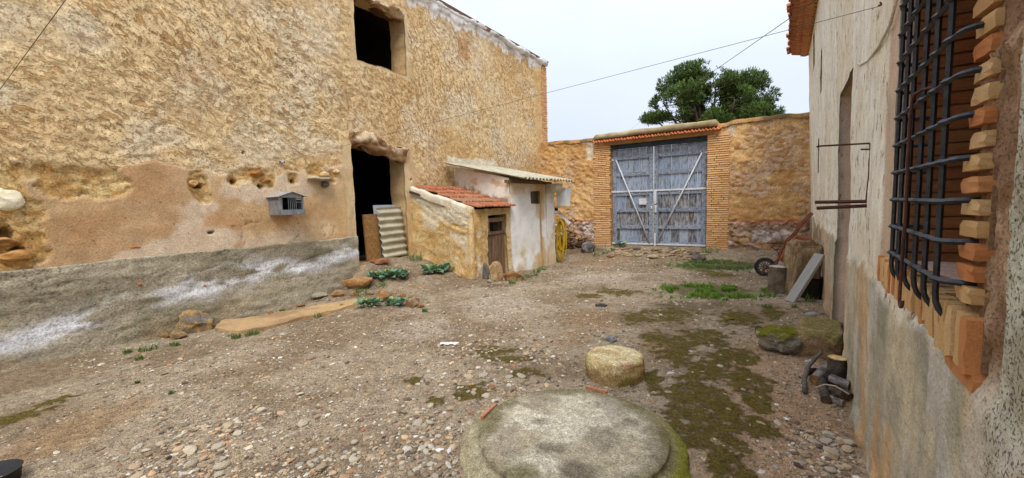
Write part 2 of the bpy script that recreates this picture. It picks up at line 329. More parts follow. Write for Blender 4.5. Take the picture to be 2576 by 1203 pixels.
def rock_mesh(name, seed, sub=2, rough=.22, cuts=5, flat=1.0, cols=None, freq=1.6, colfreq=2.0, keepbox=None):
    """irregular chipped stone of about unit radius; base flattened"""
    bm = bmesh.new(); bmesh.ops.create_icosphere(bm, subdivisions=sub, radius=1); V = np.array([v.co[:] for v in bm.verts]); F = [[v.index for v in f.verts] for f in bm.faces]; bm.free()
    rr = np.random.default_rng(seed)
    for q in range(cuts):
        n = rr.normal(size=3); n /= np.linalg.norm(n); d = rr.uniform(.55, .85); k = V@n-d; V = V-np.outer(np.maximum(k, 0), n)*.92
    if keepbox is not None:
        e = keepbox; V = np.sign(V)*np.abs(V)**e; V /= np.abs(V).max(0)
    nn = V/np.linalg.norm(V, axis=1)[:, None]; f = fbm(V[:, 0]*freq+seed, V[:, 1]*freq, V[:, 2]*freq+3, 5, seed)
    V = V+nn*(f*rough)[:, None]; V[:, 2] *= flat
    V -= np.array([0, 0, V[:, 2].min()*.75])
    col = None
    if cols is not None:
        f2 = fbm(V[:, 0]*colfreq+9, V[:, 1]*colfreq, V[:, 2]*colfreq, 4, seed+50); col = mixc(np.array(cols[0]), np.array(cols[1]), ss(-.25, .35, f2))
        if len(cols) > 2:       # moss on upward faces
            f3 = fbm(V[:, 0]*3, V[:, 1]*3, V[:, 2]*3, 4, seed+70); col = mixc(col, np.array(cols[2]), ss(.15, .6, nn[:, 2]*.9+f3*.5))
    return mkmesh(name, V, np.array(F), sub > 3, col)

def lines(a, b, step, marks=()):
    """grid lines from a to b about every step, with the marks exactly on a line"""
    pts = sorted(set([a, b]+[m for m in marks if a < m < b])); out = [a]
    for p, q in zip(pts[:-1], pts[1:]):
        st = step((p+q)/2) if callable(step) else step
        n = max(1, int(round((q-p)/st))); out += list(np.linspace(p, q, n+1)[1:])
    return np.array(out)
def wall_patch(U, Vv, openings, pos, disp, colf, inward, depth_steps=6, warp=.012, wseed=3):
    """wall face on grid lines U x Vv; pos(u,v)->xyz; disp(u,v)->relief along -inward; openings (u0,u1,v0,v1,depth,colour)"""
    nu, nv = len(U), len(Vv); uu, vv = np.meshgrid(U, Vv, indexing='ij')
    wu = uu+warp*fbm(uu*3, vv*3, None, 3, wseed); wv = vv+warp*fbm(uu*3+50, vv*3, None, 3, wseed+1)
    d = disp(wu, wv); P = pos(wu, wv)-np.asarray(inward)*d[..., None]; C = colf(wu, wv, d)
    idx = np.arange(nu*nv).reshape(nu, nv); cu = (U[:-1]+U[1:])/2; cv = (Vv[:-1]+Vv[1:])/2
    keep = np.ones((nu-1, nv-1), bool)
    for (a, b, c, e, dp, cc) in openings: keep &= ~((cu[:, None] > a) & (cu[:, None] < b) & (cv[None] > c) & (cv[None] < e))
    q = np.stack([idx[:-1, :-1], idx[1:, :-1], idx[1:, 1:], idx[:-1, 1:]], -1)[keep]
    Vs = [P.reshape(-1, 3)]; Cs = [C.reshape(-1, 3)]; Fs = [q]; base = nu*nv
    for (a, b, c, e, dp, cc) in openings:
        i0, i1 = np.argmin(abs(U-a)), np.argmin(abs(U-b)); j0, j1 = np.argmin(abs(Vv-c)), np.argmin(abs(Vv-e))
        loop = [(i, j0) for i in range(i0, i1)]+[(i1, j) for j in range(j0, j1)]+[(i, j1) for i in range(i1, i0, -1)]+[(i0, j) for j in range(j1, j0, -1)]
        L = np.array([idx[p] for p in loop]); Pb = P.reshape(-1, 3)[L]; n = len(L); ring = L
        for k in range(1, depth_steps+1):
            t = k/depth_steps; Q = Pb+np.asarray(inward)*(dp*t)
            nz = fbm(Q[:, 0]*5+Q[:, 1]*4, Q[:, 2]*5, None, 3, 91)*.008
            Q = Q+np.stack([0*nz, nz, nz], 1); Vs.append(Q); f = fbm(Q[:, 0]*3+Q[:, 1]*3, Q[:, 2]*3, None, 4, 33)
            Cs.append(np.asarray(cc)[None]*(1+.18*f)[:, None]); new = base+np.arange(n); base += n
            Fs.append(np.stack([np.roll(ring, -1), ring, new, np.roll(new, -1)], -1)); ring = new
    return np.concatenate(Vs), np.concatenate(Fs), np.concatenate(Cs)

def hxz(y, z): return HX0+HK*np.asarray(y)-.035*np.maximum(np.asarray(z)-.3, 0)*np.asarray(y)/13.4

# ------------------------------------------------------------------ ground
_bb = [(0, 930), (224, 881), (406, 849), (541, 812), (650, 792), (752, 765), (858, 737)]
GC = [(*on(0, XB, *p)[:2], on(0, XB, *p)[2]) for p in _bb]
GC += [(XB, 5.35, .25), (XB, 5.7, .47), (XB, 6.2, .47), (XB, 6.75, .45), (-6.9, 5.75, .30), (-6.9, 6.6, .33), (-6.3, 6.3, .12), (-6.45, 5.6, .05), (-6.6, 5.0, -.06), (-6.2, 6.75, .17), (-5.5, 6.2, .05), (XB-1, 6, .47),
       (-5.3, 6.4, .05), (-5.2, 7.3, -.03), (-5.2, 8.2, -.06), (-5.2, 9.2, -.1), (-5.1, 10.4, -.12), (-6.5, 12, 0), (-5.2, 13.2, .1), (-3.3, 13.2, .11), (-3.3, 14.5, .1), (-1.8, 13.2, .1), (.5, 13, .12),
       (-4.3, 9, -.06), (-3.5, 11.5, .04), (-1, 9, .05), (.5, 9, .1), (.5, 6, .1), (.48, 4.6, .04), (.46, 3, 0), (.45, 1.5, 0), (0, 0, 0), (-1.5, 2.5, 0), (-3, 4, -.04), (-4.5, 2, -.06), (-5, 5, -.06), (-2, 6, 0), (-3, 0, -.03), (-6, 0, -.1), (-6, 3, -.1), (0, -3, 0), (-7, -3, -.1)]
GC = np.array(GC)
def gz0(x, y):
    x = np.asarray(x, float); y = np.asarray(y, float); num = np.zeros(np.broadcast(x, y).shape); den = num.copy()+1e-9
    for a, b, c in GC:
        d2 = (x-a)**2+(y-b)**2; wgt = 1/(d2+.05)**1.6; num = num+wgt*c; den = den+wgt
    return num/den
def gz(x, y):
    return gz0(x, y)+.012*fbm(np.asarray(x)*1.3, np.asarray(y)*1.3, None, 4, 5)
def gp(px, py):
    d = ray(px, py); t0 = (.6-CAM[2])/d[2]; t1 = (-.5-CAM[2])/d[2]; t = np.linspace(t0, t1, 160); P = CAM[None]+t[:, None]*d[None]; e = P[:, 2]-gz(P[:, 0], P[:, 1])
    k = int(np.argmax(e < 0)); k = max(k, 1); a = e[k-1]/(e[k-1]-e[k]+1e-12); Q = P[k-1]+(P[k]-P[k-1])*a
    return np.array([Q[0], Q[1], float(gz(Q[0], Q[1]))])
def blob(x, y, pts):
    """soft union of ellipses given in the photograph on the ground: (px,py,half-width m,half-depth m)"""
    m = np.zeros(np.shape(x))
    for (px, py, a, b) in pts:
        c = gp(px, py); d = ray(px, py); th = math.atan2(d[1], d[0]); dx, dy = rot2(x-c[0], y-c[1], th)
        m = np.maximum(m, 1.35-np.hypot(dx/b, dy/a))
    return np.clip(m, 0, 1.2)
MOSS = [(1740, 1000, .3, .5), (1830, 1060, .22, .4), (1850, 900, .3, .4), (1760, 850, .4, .5), (1830, 1120, .16, .3), (1650, 850, .25, .4), (1900, 1010, .18, .3), (1700, 1130, .08, .3), (1700, 1060, .16, .5), (1800, 1020, .28, .55), (1880, 960, .22, .5), (1780, 930, .30, .5), (1700, 890, .3, .45), (1900, 1070, .14, .2), (1800, 1160, .12, .3), (1860, 1203, .1, .2), (1680, 790, .45, .7), (1850, 800, .35, .6),
        (1640, 960, .12, .3), (1600, 800, .3, .4), (1250, 890, .28, .3), (1190, 985, .25, .25), (1320, 940, .2, .2), (1100, 1010, .12, .15), (1040, 960, .12, .12), (1010, 1045, .06, .08), (1760, 1090, .2, .35), (1290, 905, .3, .2),
        (150, 1010, .2, .15), (50, 1050, .3, .2), (1800, 690, .5, .5), (1560, 735, .5, .35), (1480, 745, .4, .25), (1940, 790, .2, .5)]
OCHRE = [(80, 1130, .5, .35), (250, 1050, .5, .3), (1060, 720, .25, .2), (1480, 800, .5, .6), (1450, 850, .3, .4), (1650, 870, .25, .3), (1500, 660, 1.2, .6)]
DARK = [(830, 770, .5, .12), (1000, 690, .5, .35), (700, 800, .6, .1), (1480, 630, .8, .4), (1720, 770, .6, .5), (1250, 720, .4, .2)]
GRASS = [(1790, 730, .62, .55), (1840, 735, .35, .5), (1760, 672, .55, .7), (1850, 668, .45, .6), (1720, 725, .4, .4)]
PALE = [(1480, 700, 1.0, .9), (1250, 760, .8, .8), (1050, 830, .6, .5), (1600, 690, .7, .3)]
xs = np.concatenate([[-250, -120, -60, -30, -18, -12, -9.5], lines(-8.3, 1.2, .028), [2, 4, 8, 14, 30, 60, 120, 250]])
ys = np.concatenate([[-250, -100, -40, -15, -6, -3, -1.5], lines(-.6, 6.2, .028), lines(6.25, 14.2, .05), [15, 17, 20, 25, 35, 60, 120, 300, 600]])
gx, gy = np.meshgrid(xs, ys, indexing='ij')
gh = gz(gx, gy)
nearm = ss(.9, 0, np.abs(gx+3.5)-4.6)*ss(1.0, 0, np.abs(gy-7)-7.6)
gh = gh+nearm*(.010*fbm(gx*9, gy*9, None, 4, 21)+.005*vn(gx*28, gy*28, None, 22))
mossm = ss(.15, .75, blob(gx, gy, MOSS)*.8+.20*fbm(gx*5, gy*5, None, 4, 31)+.22*fbm(gx*18, gy*18, None, 3, 32))
ochm = ss(.2, .9, blob(gx, gy, OCHRE)+.25*fbm(gx*3, gy*3, None, 4, 35)); drkm = ss(.2, .9, blob(gx, gy, DARK)+.3*fbm(gx*4, gy*4, None, 4, 36)); palm = ss(.2, 1., blob(gx, gy, PALE)+.3*fbm(gx*4, gy*4, None, 4, 37))
gc = mixc(S(146, 125, 98), S(172, 153, 126), ss(-.5, .5, fbm(gx*1.7, gy*1.7, None, 5, 40)))
gc = mixc(gc, S(188, 172, 150), palm*.6); gc = mixc(gc, S(160, 128, 90), ochm*.6); gc = mixc(gc, S(104, 84, 62), drkm*.7)
gc = gc*.9; rimr = ss(.55, .1, np.abs(gx-hx(gy)+.45)-.1)*ss(6, 4.5, gy); gc = mixc(gc, S(178, 140, 104), rimr*.6)
spk = fbm(gx*20, gy*20, None, 3, 41); gc = gc*(1+.22*spk)[..., None]
mosc = mixc(S(80, 66, 22), S(112, 98, 34), ss(-.4, .5, fbm(gx*6, gy*6, None, 4, 42))); gc = mixc(gc, mosc, mossm*.25)
grm = ss(.3, .7, blob(gx, gy, GRASS)+.25*fbm(gx*6, gy*6, None, 3, 44)); gc = mixc(gc, S(88, 88, 40), grm*.8)
far = ss(0, 3, np.maximum(np.maximum(gx-1.2, -8.3-gx), np.maximum(gy-14.3, -1-gy))); gc = mixc(gc, S(150, 130, 95), far)
gh = gh+mossm*nearm*(.006+.006*np.abs(fbm(gx*25, gy*25, None, 2, 46)))
nx, ny = gx.shape; gi = np.arange(nx*ny).reshape(nx, ny)
GF = np.stack([gi[:-1, :-1], gi[1:, :-1], gi[1:, 1:], gi[:-1, 1:]], -1).reshape(-1, 4)
m_ground = M_gravel('gravelly_earth')
g = obj('ground', mkmesh('ground', np.stack([gx, gy, gh], -1).reshape(-1, 3), GF, True, gc.reshape(-1, 3), np.stack([(1-.5*mossm)*(1-.7*far), mossm, 0*far], -1).reshape(-1, 3)), m_ground); g['kind'] = 'structure'

# ------------------------------------------------------------------ barn
barn = thing('barn', 'tall two storey ochre plastered barn with open black doorway and upper window', 'barn', (XB, 6, 0))
def kid(o, par):
    o.parent = par; o.matrix_parent_inverse = Matrix.Translation(par.location).inverted() if par.type == 'EMPTY' and par.rotation_euler.z == 0 else par.matrix_basis.inverted(); return o
m_plaster = M_vc('old_lime_plaster', 45, .22, .7, .008, .95, pits=.35, pit_scale=26)
m_cement = M_vc('cement_render', 40, .34, 1.0, .016, .95, pits=.5, pit_scale=22, scale2=9)
DOOR = (5.40, 6.80, .40, 2.97); WIN = (5.62, 7.0, 4.66, 6.02)
EAVE = 6.74
bandpx = [(-300, 430), (0, 430), (40, 402), (75, 427), (120, 413), (200, 428), (270, 432), (380, 405), (480, 425), (560, 447), (640, 440), (700, 442), (760, 425), (830, 420), (892, 400)]
_bt = np.array([on(0, XB, *p)[1:] for p in bandpx])
def wpt(px, py): return on(0, XB, px, py)[1:]
def ell(y, z, px, py, rx, rz):
    c = wpt(px, py); return np.hypot((y-c[0])/rx, (z-c[1])/rz)
PATCH = [(205, 455, .42, .20), (120, 435, .25, .1), (265, 470, .25, .14), (500, 470, .13, .22), (515, 500, .09, .1), (588, 456, .1, .1), (640, 440, .35, .12), (665, 452, .22, .16), (738, 450, .09, .11), (800, 430, .22, .12), (830, 445, .12, .14), (15, 520, .16, .35), (20, 600, .28, .3), (45, 640, .25, .16), (-40, 560, .4, .8)]
HOLES = [(588, 457, .05, .045), (500, 470, .06, .035), (655, 470, .05, .05), (738, 456, .045, .05), (527, 585, .04, .02), (12, 590, .06, .09), (40, 630, .05, .05), (612, 382, .02, .02), (1035, 452, .02, .02)]
EDGE_STRIP = 13.55
def barn_masks(y, z):
    n1 = fbm(y*2.2, z*2.2, None, 4, 101)
    btop = np.interp(y, _bt[:, 0], _bt[:, 1])+.05*fbm(y*4, z*0, None, 3, 102)
    right = ss(5.3, 5.42, y)
    band = ss(.02, -.02, z-btop)*(1-right)
    pt = np.full(y.shape, 9.)
    for p in PATCH: pt = np.minimum(pt, ell(y, z, *p)+.25*fbm(y*7, z*7, None, 3, 103))
    patch = ss(1.05, .93, pt)
    band = band*(1-patch)
    # smooth plaster around the openings
    def rim(o, a, t):
        return ss(a+.03, a, np.maximum(np.maximum(o[0]-y, y-o[1]), np.maximum(o[2]-z, z-o[3]))+.05*n1+t)
    rm = np.maximum(rim((DOOR[0], DOOR[1]+.05, 0, 2.75), .22, 0), rim(WIN, .10, 0))
    rm = np.maximum(rm, ss(.32, .2, np.abs(y-6.9)+.12*n1)*ss(2.6, 2.3, z))
    return n1, band, patch, rm, right
def barn_relief(y, z):
    n1, band, patch, rm, right = barn_masks(y, z)
    # thrown plaster: long ragged strokes leaning down to the right; finer and steeper on the right half
    a1, b1 = rot2(y+.10*fbm(y*2, z*2, None, 3, 110), z+.10*fbm(y*2+7, z*2, None, 3, 111), -.42)
    s1 = fbm(a1*5.5, b1*13, None, 5, 112, .66)
    a2, b2 = rot2(y, z, -.95); s2 = fbm(a2*8, b2*20, None, 4, 113, .62)
    mixr = ss(5.2, 7.5, y+n1*.8)
    s = s1*(1-mixr)+s2*mixr
    return s, s1, s2, mixr, n1, band, patch, rm, right
def barn_disp(y, z):
    s, s1, s2, mixr, n1, band, patch, rm, right = barn_relief(y, z)
    step = ss(-.12, .10, s)
    up = (.006*step+.006*s1)*(1-mixr)+(.006*ss(-.5, -.15, s)+.003*s)*mixr+.012
    up = up+.006*fbm(y*18, z*18, None, 3, 120)
    sm = .026+.004*n1+.003*fbm(y*6, z*6, None, 3, 121)
    cr = fbm(y*1.1, z*1.6, None, 4, 122); sm = sm-.012*ss(.022, .0, np.abs(cr))*ss(-.1, .3, fbm(y*.9, z*.9, None, 2, 123))
    f1, f2, ic = worley(y*5.5, z*7.5, 9); rub = -.016+.014*ss(.02, .18, f2-f1)*(.4+ic)+.014*fbm(y*9, z*16, None, 4, 124)
    d = up*(1-band)+sm*band; d = d*(1-patch)+rub*patch; d = d*(1-rm*.8)+.012*rm*.8
    for h in HOLES: d = d-.10*ss(1.1, .7, ell(y, z, *h)+.3*fbm(y*15, z*15, None, 2, 125))
    d = d+.03*vn(y*.35, z*.35, None, 126)
    d = d+.012*ss(13.62, 13.58, y)*ss(13.1, 13.5, y)
    # lime coping lip along the eave
    d = d+.035*ss(EAVE-.26, EAVE-.16, z+.10*fbm(y*2.5, y*0, None, 4, 127))
    return d
def shed_lime(y, z): return ss(.17, .13, np.abs(z-2.77)+.05*fbm(y*6, z*6, None, 3, 139))*ss(8.25, 8.32, y+.04*fbm(y*6, z*6, None, 3, 138))*ss(10.6, 10.5, y)
def eave_lime(y, z): return ss(EAVE-.36, EAVE-.31, z+.12*fbm(y*2.5, y*0, None, 4, 127)+.08*fbm(y*16, z*3, None, 2, 140))
def barn_col(y, z, d):
    s, s1, s2, mixr, n1, band, patch, rm, right = barn_relief(y, z)
    pale = mixc(S(244, 216, 166), S(242, 224, 188), ss(-.1, .6, fbm(y*1.4, z*1.8, None, 4, 130)))
    och = mixc(S(190, 142, 86), S(208, 166, 108), ss(-.4, .4, fbm(y*5, z*5, None, 3, 131)))
    hi = ss(-.16, .14, s)*(1-mixr)+ss(-.5, -.12, s+.15*n1)*mixr
    bias = fbm(y*.9, z*.9, None, 3, 132)
    c = mixc(pale, och, .12*(1-hi))
    c = mixc(c, S(232, 198, 140), mixr*.5*ss(-.3, .5, bias))
    c = mixc(c, S(206, 160, 100), .45*ss(.0, .8, fbm(y*1.1+3, z*1.3, None, 4, 133)+.5*ss(4.3, 2.7, z)*ss(4.2, 5.3, y)-.15))
    c = mixc(c, S(190, 170, 132), .5*ss(.1, .7, fbm(y*4.5, z*1.2, None, 4, 134)+.6*ss(5.6, 6.6, z)-.35)*ss(5.2, 6.4, z))
    # smooth band
    b = mixc(S(210, 176, 132), S(224, 198, 160), ss(-.35, .4, fbm(y*1.6, z*1.9, None, 5, 135)))
    b = mixc(b, S(188, 146, 102), .65*ss(-.15, .5, fbm(y*.9+5, z*1.6, None, 4, 136)+.35*ss(3.2, 1.4, y)-.1))
    b = mixc(b, S(224, 204, 178), .8*ss(.12, .45, fbm(y*1.5+9, z*2.0, None, 5, 137)))
    b = mixc(b, S(222, 186, 134), .7*ss(4.4, 5.2, y)*ss(-.3, .4, n1))
    crk = fbm(y*1.1, z*1.6, None, 4, 122); b = mixc(b, S(112, 74, 42), .7*ss(.02, 0, np.abs(crk))*ss(0, .35, fbm(y*.9, z*.9, None, 2, 123)))
    c = mixc(c, b, band)
    rub = mixc(S(206, 164, 102), S(230, 200, 142), ss(-.4, .4, fbm(y*8, z*8, None, 4, 138))); c = mixc(c, rub, patch)
    jr = mixc(S(214, 186, 142), S(226, 204, 160), ss(-.3, .3, n1)); c = mixc(c, jr, rm*.85)
    for h in HOLES: c = mixc(c, S(86, 58, 34), .8*ss(1.1, .6, ell(y, z, *h)))
    sq = wpt(1165, 125); c = mixc(c, S(206, 160, 118), .8*ss(.25, .2, np.maximum(np.abs(y-sq[0]), np.abs(z-sq[1])*.8)+.05*n1))
    # white lime where the shed roof was bedded in, and along the eave
    a, bb = wpt(1145, 415), wpt(1275, 440); wl = shed_lime(y, z)
    c = mixc(c, S(232, 222, 198), wl)
    lim = eave_lime(y, z); c = mixc(c, mixc(S(236, 234, 228), S(200, 194, 182), ss(0, .6, fbm(y*7, z*7, None, 4, 141))), lim)
    c = mixc(c, S(206, 168, 112), .8*ss(13.0, 13.2, y)*ss(EAVE-.4, EAVE-.5, z))
    return c*(1+.10*fbm(y*9, z*9, None, 4, 142))[..., None]
U = lines(-1.5, EDGE_STRIP, lambda m: .06 if m < .4 else (.026 if m < 7.5 else .036), (.4, DOOR[0], DOOR[1], WIN[0], WIN[1], 7.5))
Vv = lines(-.5, EAVE, lambda m: .028, (DOOR[2], DOOR[3], WIN[2], WIN[3]))
jam = S(200, 170, 126)
Vb, Fb, Cb = wall_patch(U, Vv, [(*DOOR[:2], *DOOR[2:], .5, jam), (*WIN[:2], *WIN[2:], .5, jam)],
                        lambda u, v: np.stack([np.full(u.shape, XB), u, v], -1), barn_disp, barn_col, (-1, 0, 0), warp=.02)
_n1, _bd, _pt, _rm, _rt = barn_masks(Vb[:, 1], Vb[:, 2]); _up = (1-_bd)*(1-.3*_pt)*(1-.85*_rm)*(1-eave_lime(Vb[:, 1], Vb[:, 2]))*(1-shed_lime(Vb[:, 1], Vb[:, 2]))*ss(XB-.12, XB-.06, Vb[:, 0])*ss(13.2, 13.0, Vb[:, 1])
_bias = fbm(Vb[:, 1]*.8, Vb[:, 2]*.8, None, 3, 132)
kid(obj('wall', mkmesh('barn_wall', Vb, Fb, True, Cb, np.stack([_up*np.clip(.86+.35*_bias, .45, 1), ss(5.2, 7.5, Vb[:, 1]+_n1*.8), 0*_up], -1)), M_thrown('thrown_plaster')), barn)
# cement plinth standing proud of the wall foot
def pl_disp(y, z):
    a = fbm(y*2, z*9, None, 4, 150); n = fbm(y*6, z*8, None, 5, 152)
    return np.where(z > 1.0003, -.08, .0)+.05+.010*a+.008*n+.03*vn(y*.35, z*.35, None, 126)+.012*ss(.3, -.15, z)-.012*ss(.05, .0, np.abs(fbm(y*1.3, z*2.2, None, 4, 153)))
def pl_col(y, z, d):
    n = fbm(y*1.5, z*3, None, 5, 154)
    c = mixc(S(154, 143, 118), S(180, 168, 142), ss(-.4, .45, n)); c = mixc(c, S(128, 120, 94), .6*ss(.1, .6, fbm(y*.8, z*1.5, None, 4, 155)+.3*ss(2.6, 1, y)))
    mid = np.interp(y, [.6, 1.2, 2.0, 2.6, 3.3, 3.8, 4.4, 5.2], [.10, .28, .38, .45, .58, .62, .50, .72])
    ef = np.exp(-((z-mid-.06*fbm(y*3, z*3, None, 3, 156))/(.13+.06*ss(2.2, 3.2, y)*ss(4, 3.2, y)))**2)*ss(-.35, .25, fbm(y*2.6, z*5, None, 5, 157)+.28)
    c = mixc(c, S(226, 224, 222), np.clip(ef*1.15, 0, .95)); c = mixc(c, S(176, 148, 108), .5*ss(.2, -.1, z)*ss(0, .5, fbm(y*2, z*4, None, 4, 158)))
    c = mixc(c, S(74, 68, 50), .6*ss(.03, 0, np.abs(fbm(y*1.3, z*2.2, None, 4, 153)))*ss(0, .4, fbm(y, z, None, 2, 159)))
    return c*(1+.12*fbm(y*10, z*14, None, 4, 160))[..., None]
U2 = lines(-1.5, DOOR[0]-.004, lambda m: .06 if m < .4 else .026, (.4,)); V2 = np.concatenate([lines(-.5, 1.0, .022), [1.0006]])
Vp, Fp, Cp = wall_patch(U2, V2, [], lambda u, v: np.stack([np.full(u.shape, XB), u, v], -1), pl_disp, pl_col, (-1, 0, 0), warp=.0)
Vp[:, 2] += np.where(Vp[:, 2] > .9, .012*fbm(Vp[:, 1]*3, 0*Vp[:, 1], None, 4, 151), 0)
mp_ = mkmesh('plinth', Vp, Fp, True, Cp); sm_ = np.ones(len(mp_.polygons), bool); sm_[np.arange(len(sm_)) % (len(V2)-1) >= len(V2)-2] = False; mp_.polygons.foreach_set('use_smooth', sm_)
kid(obj('plinth', mp_, m_cement), barn)
# dark inside, roof and floor
m_dark = M('darkened_interior', S(58, 48, 38), S(38, 32, 26), 3)  # interior darkness put into the base colour
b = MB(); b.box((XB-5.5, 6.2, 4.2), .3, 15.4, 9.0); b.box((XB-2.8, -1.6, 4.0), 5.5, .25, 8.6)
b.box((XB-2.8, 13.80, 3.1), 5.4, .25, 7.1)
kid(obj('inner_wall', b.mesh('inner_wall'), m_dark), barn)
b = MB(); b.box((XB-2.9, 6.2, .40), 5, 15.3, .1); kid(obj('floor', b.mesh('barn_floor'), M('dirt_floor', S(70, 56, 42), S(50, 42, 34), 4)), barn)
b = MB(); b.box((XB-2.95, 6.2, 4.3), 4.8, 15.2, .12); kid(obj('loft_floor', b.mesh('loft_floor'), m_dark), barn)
Rr = Matrix.Rotation(math.radians(17), 4, 'Y').to_3x3()
b = MB(); b.box((XB-2.75, 6.2, EAVE+.86), 5.9, 15.6, .12, Rr); kid(obj('roof', b.mesh('roof'), M('old_roof', S(150, 110, 80), S(110, 84, 62), 5)), barn)
m_beam = M('old_beam', S(92, 70, 50), S(60, 46, 34), 6, stretch=(1, 8, 8))
for k, yy in enumerate((4.9, 6.0, 7.1, 8.2)):
    b = MB(); b.box((XB-2.7, yy, EAVE+.62), 5.0, .14, .16, Rr); kid(obj('roof_beam', b.mesh('roof_beam'), m_beam), barn)
# rounded lime coping along the eave
path = []; ny_ = 150; V = []; F = []
for i, yy in enumerate(np.linspace(-1.5, 13.97, ny_)):
    r0 = .11*(1+.25*float(fbm(yy*2.2, 0., None, 3, 170))); zc = EAVE-.02+.03*float(fbm(yy*1.1, 3., None, 3, 171))
    for j in range(10):
        t = math.pi*(-.35+1.25*j/9); q = r0*(1+.2*float(vn(yy*7, j*.9, None, 172))); V.append((XB+.02+q*math.cos(t)*1.1-.05, yy, zc+q*math.sin(t)))
for i in range(ny_-1):
    for j in range(9): F.append([i*10+j, (i+1)*10+j, (i+1)*10+j+1, i*10+j+1])
F.append([j for j in range(10)]); F.append([(ny_-1)*10+j for j in range(10)][::-1])
cc = [mixc(S(224, 222, 216), S(170, 164, 152), ss(0, .6, float(fbm(v[1]*4, v[2]*9, None, 4, 173)))) for v in V]
kid(obj('coping', mkmesh('coping', V, F, True, np.array(cc)), m_plaster), barn)
# gnarled timber lintels, one over the doorway and one over the upper window
def gnarl(name, p0, p1, r, seed, bend, cols, amp=.35, n=26, flat=.8):
    p0, p1 = np.array(p0), np.array(p1); V = []; F = []; C = []; ns = 18; ax = (p1-p0)/np.linalg.norm(p1-p0); up = np.array([0, 0, 1.]); sd_ = np.cross(ax, up)
    for i in range(n):
        t = i/(n-1); c = p0+(p1-p0)*t+up*bend(t); rr_ = r*(1+.25*float(vn(t*5, 0., None, seed)))*(1 if 0 < i < n-1 else .55)
        for j in range(ns):
            a = 2*math.pi*j/ns; q = rr_*(1+amp*float(fbm(t*8, math.cos(a)*2.2+seed, np.array(math.sin(a)*2.2), 5, seed+3, .6)))
            P = c+q*(math.cos(a)*sd_*1.0+math.sin(a)*up*flat); V.append(P)
            C.append(mixc(np.array(cols[0]), np.array(cols[1]), ss(-.4, .5, float(fbm(t*9, a*2, None, 4, seed+8)))))
    for i in range(n-1):
        for j in range(ns): F.append([i*ns+j, i*ns+(j+1) % ns, (i+1)*ns+(j+1) % ns, (i+1)*ns+j])
    F.append(list(range(ns))[::-1]); F.append([(n-1)*ns+j for j in range(ns)])
    return mkmesh(name, V, F, True, np.array(C))
m_wood_vc = M_vc('weathered_timber', 50, .4, .8, .008, .9)
lw = (S(140, 100, 62), S(206, 182, 146))
kid(obj('door_lintel', gnarl('door_lintel', (XB-.12, 5.36, 3.02), (XB-.10, 6.9, 2.95), .18, 3, lambda t: .07*math.sin(t*5.2+.4)-.06*t, lw, .5, 40, .9), m_wood_vc), barn)
kid(obj('door_lintel', gnarl('door_lintel_b', (XB-.36, 5.30, 3.02), (XB-.36, 6.95, 2.96), .16, 5, lambda t: .03*math.sin(t*5), (S(90, 64, 42), S(120, 88, 58))), m_wood_vc), barn)
kid(obj('window_lintel', gnarl('window_lintel', (XB-.10, 5.5, 6.16), (XB-.09, 7.05, 5.98), .15, 8, lambda t: .03*math.sin(t*4), lw, .6, 36), m_wood_vc), barn)
kid(obj('window_lintel', gnarl('window_lintel_b', (XB-.34, 5.5, 6.16), (XB-.34, 7.1, 6.06), .15, 12, lambda t: .02*math.sin(t*4), (S(90, 64, 42), S(120, 88, 58))), m_wood_vc), barn)
# stones showing where the plaster has fallen
m_rock_vc = M_vc('rough_stone', 18, .42, 1.0, .05, .95, pits=.5, pit_scale=16, scale2=6, amt2=.25)
def wall_stone(px, py, sx, sz, cols, seed, dp=.05):
    c = wpt(px, py); me = rock_mesh('exposed_stone', seed, 3, .12, 5, 1, cols); o = obj('exposed_stone', me, m_plaster, None, (XB-.005, c[0], c[1]-sz*.75), (0, 0, seed), (dp*1.5, sx, sz)); o.rotation_euler = (0, 0, 0); kid(o, barn); return o
wall_stone(20, 502, .13, .14, (S(240, 226, 184), S(248, 238, 206)), 31, .05)
wall_stone(648, 437, .12, .055, (S(150, 92, 48), S(176, 120, 66)), 32); wall_stone(668, 455, .09, .05, (S(176, 128, 72), S(150, 104, 58)), 33)
wall_stone(35, 645, .16, .07, (S(178, 122, 62), S(196, 148, 88)), 34, .06); wall_stone(815, 440, .1, .06, (S(206, 170, 112), S(222, 192, 140)), 35)
wall_stone(845, 432, .08, .05, (S(206, 170, 112), S(222, 192, 140)), 36); wall_stone(337, 622, .09, .025, (S(180, 104, 60), S(196, 124, 76)), 37, .03)
wall_stone(487, 462, .07, .05, (S(190, 144, 84), S(206, 164, 108)), 38); wall_stone(8, 610, .14, .06, (S(150, 104, 54), S(196, 150, 90)), 39, .05)
wall_stone(347, 716, .045, .03, (S(160, 84, 44), S(180, 104, 58)), 41, .05); wall_stone(512, 718, .03, .022, (S(160, 84, 44), S(180, 104, 58)), 42, .05)
c = wpt(800, 452); o = obj('ledge_stone', rock_mesh('ledge_stone', 44, 3, .14, 6, .45, (S(206, 194, 166), S(228, 218, 192)), keepbox=.8), m_rock_vc, None, (XB+.06, c[0], c[1]-.03), None, (.16, .24, .09)); kid(o, barn)
c = wpt(812, 464); o = obj('projecting_stone', rock_mesh('projecting_stone', 45, 3, .1, 3, 1, (S(130, 122, 114), S(158, 150, 142))), m_rock_vc, None, (XB+.06, c[0], c[1]-.05), None, (.09, .075, .06)); kid(o, barn)
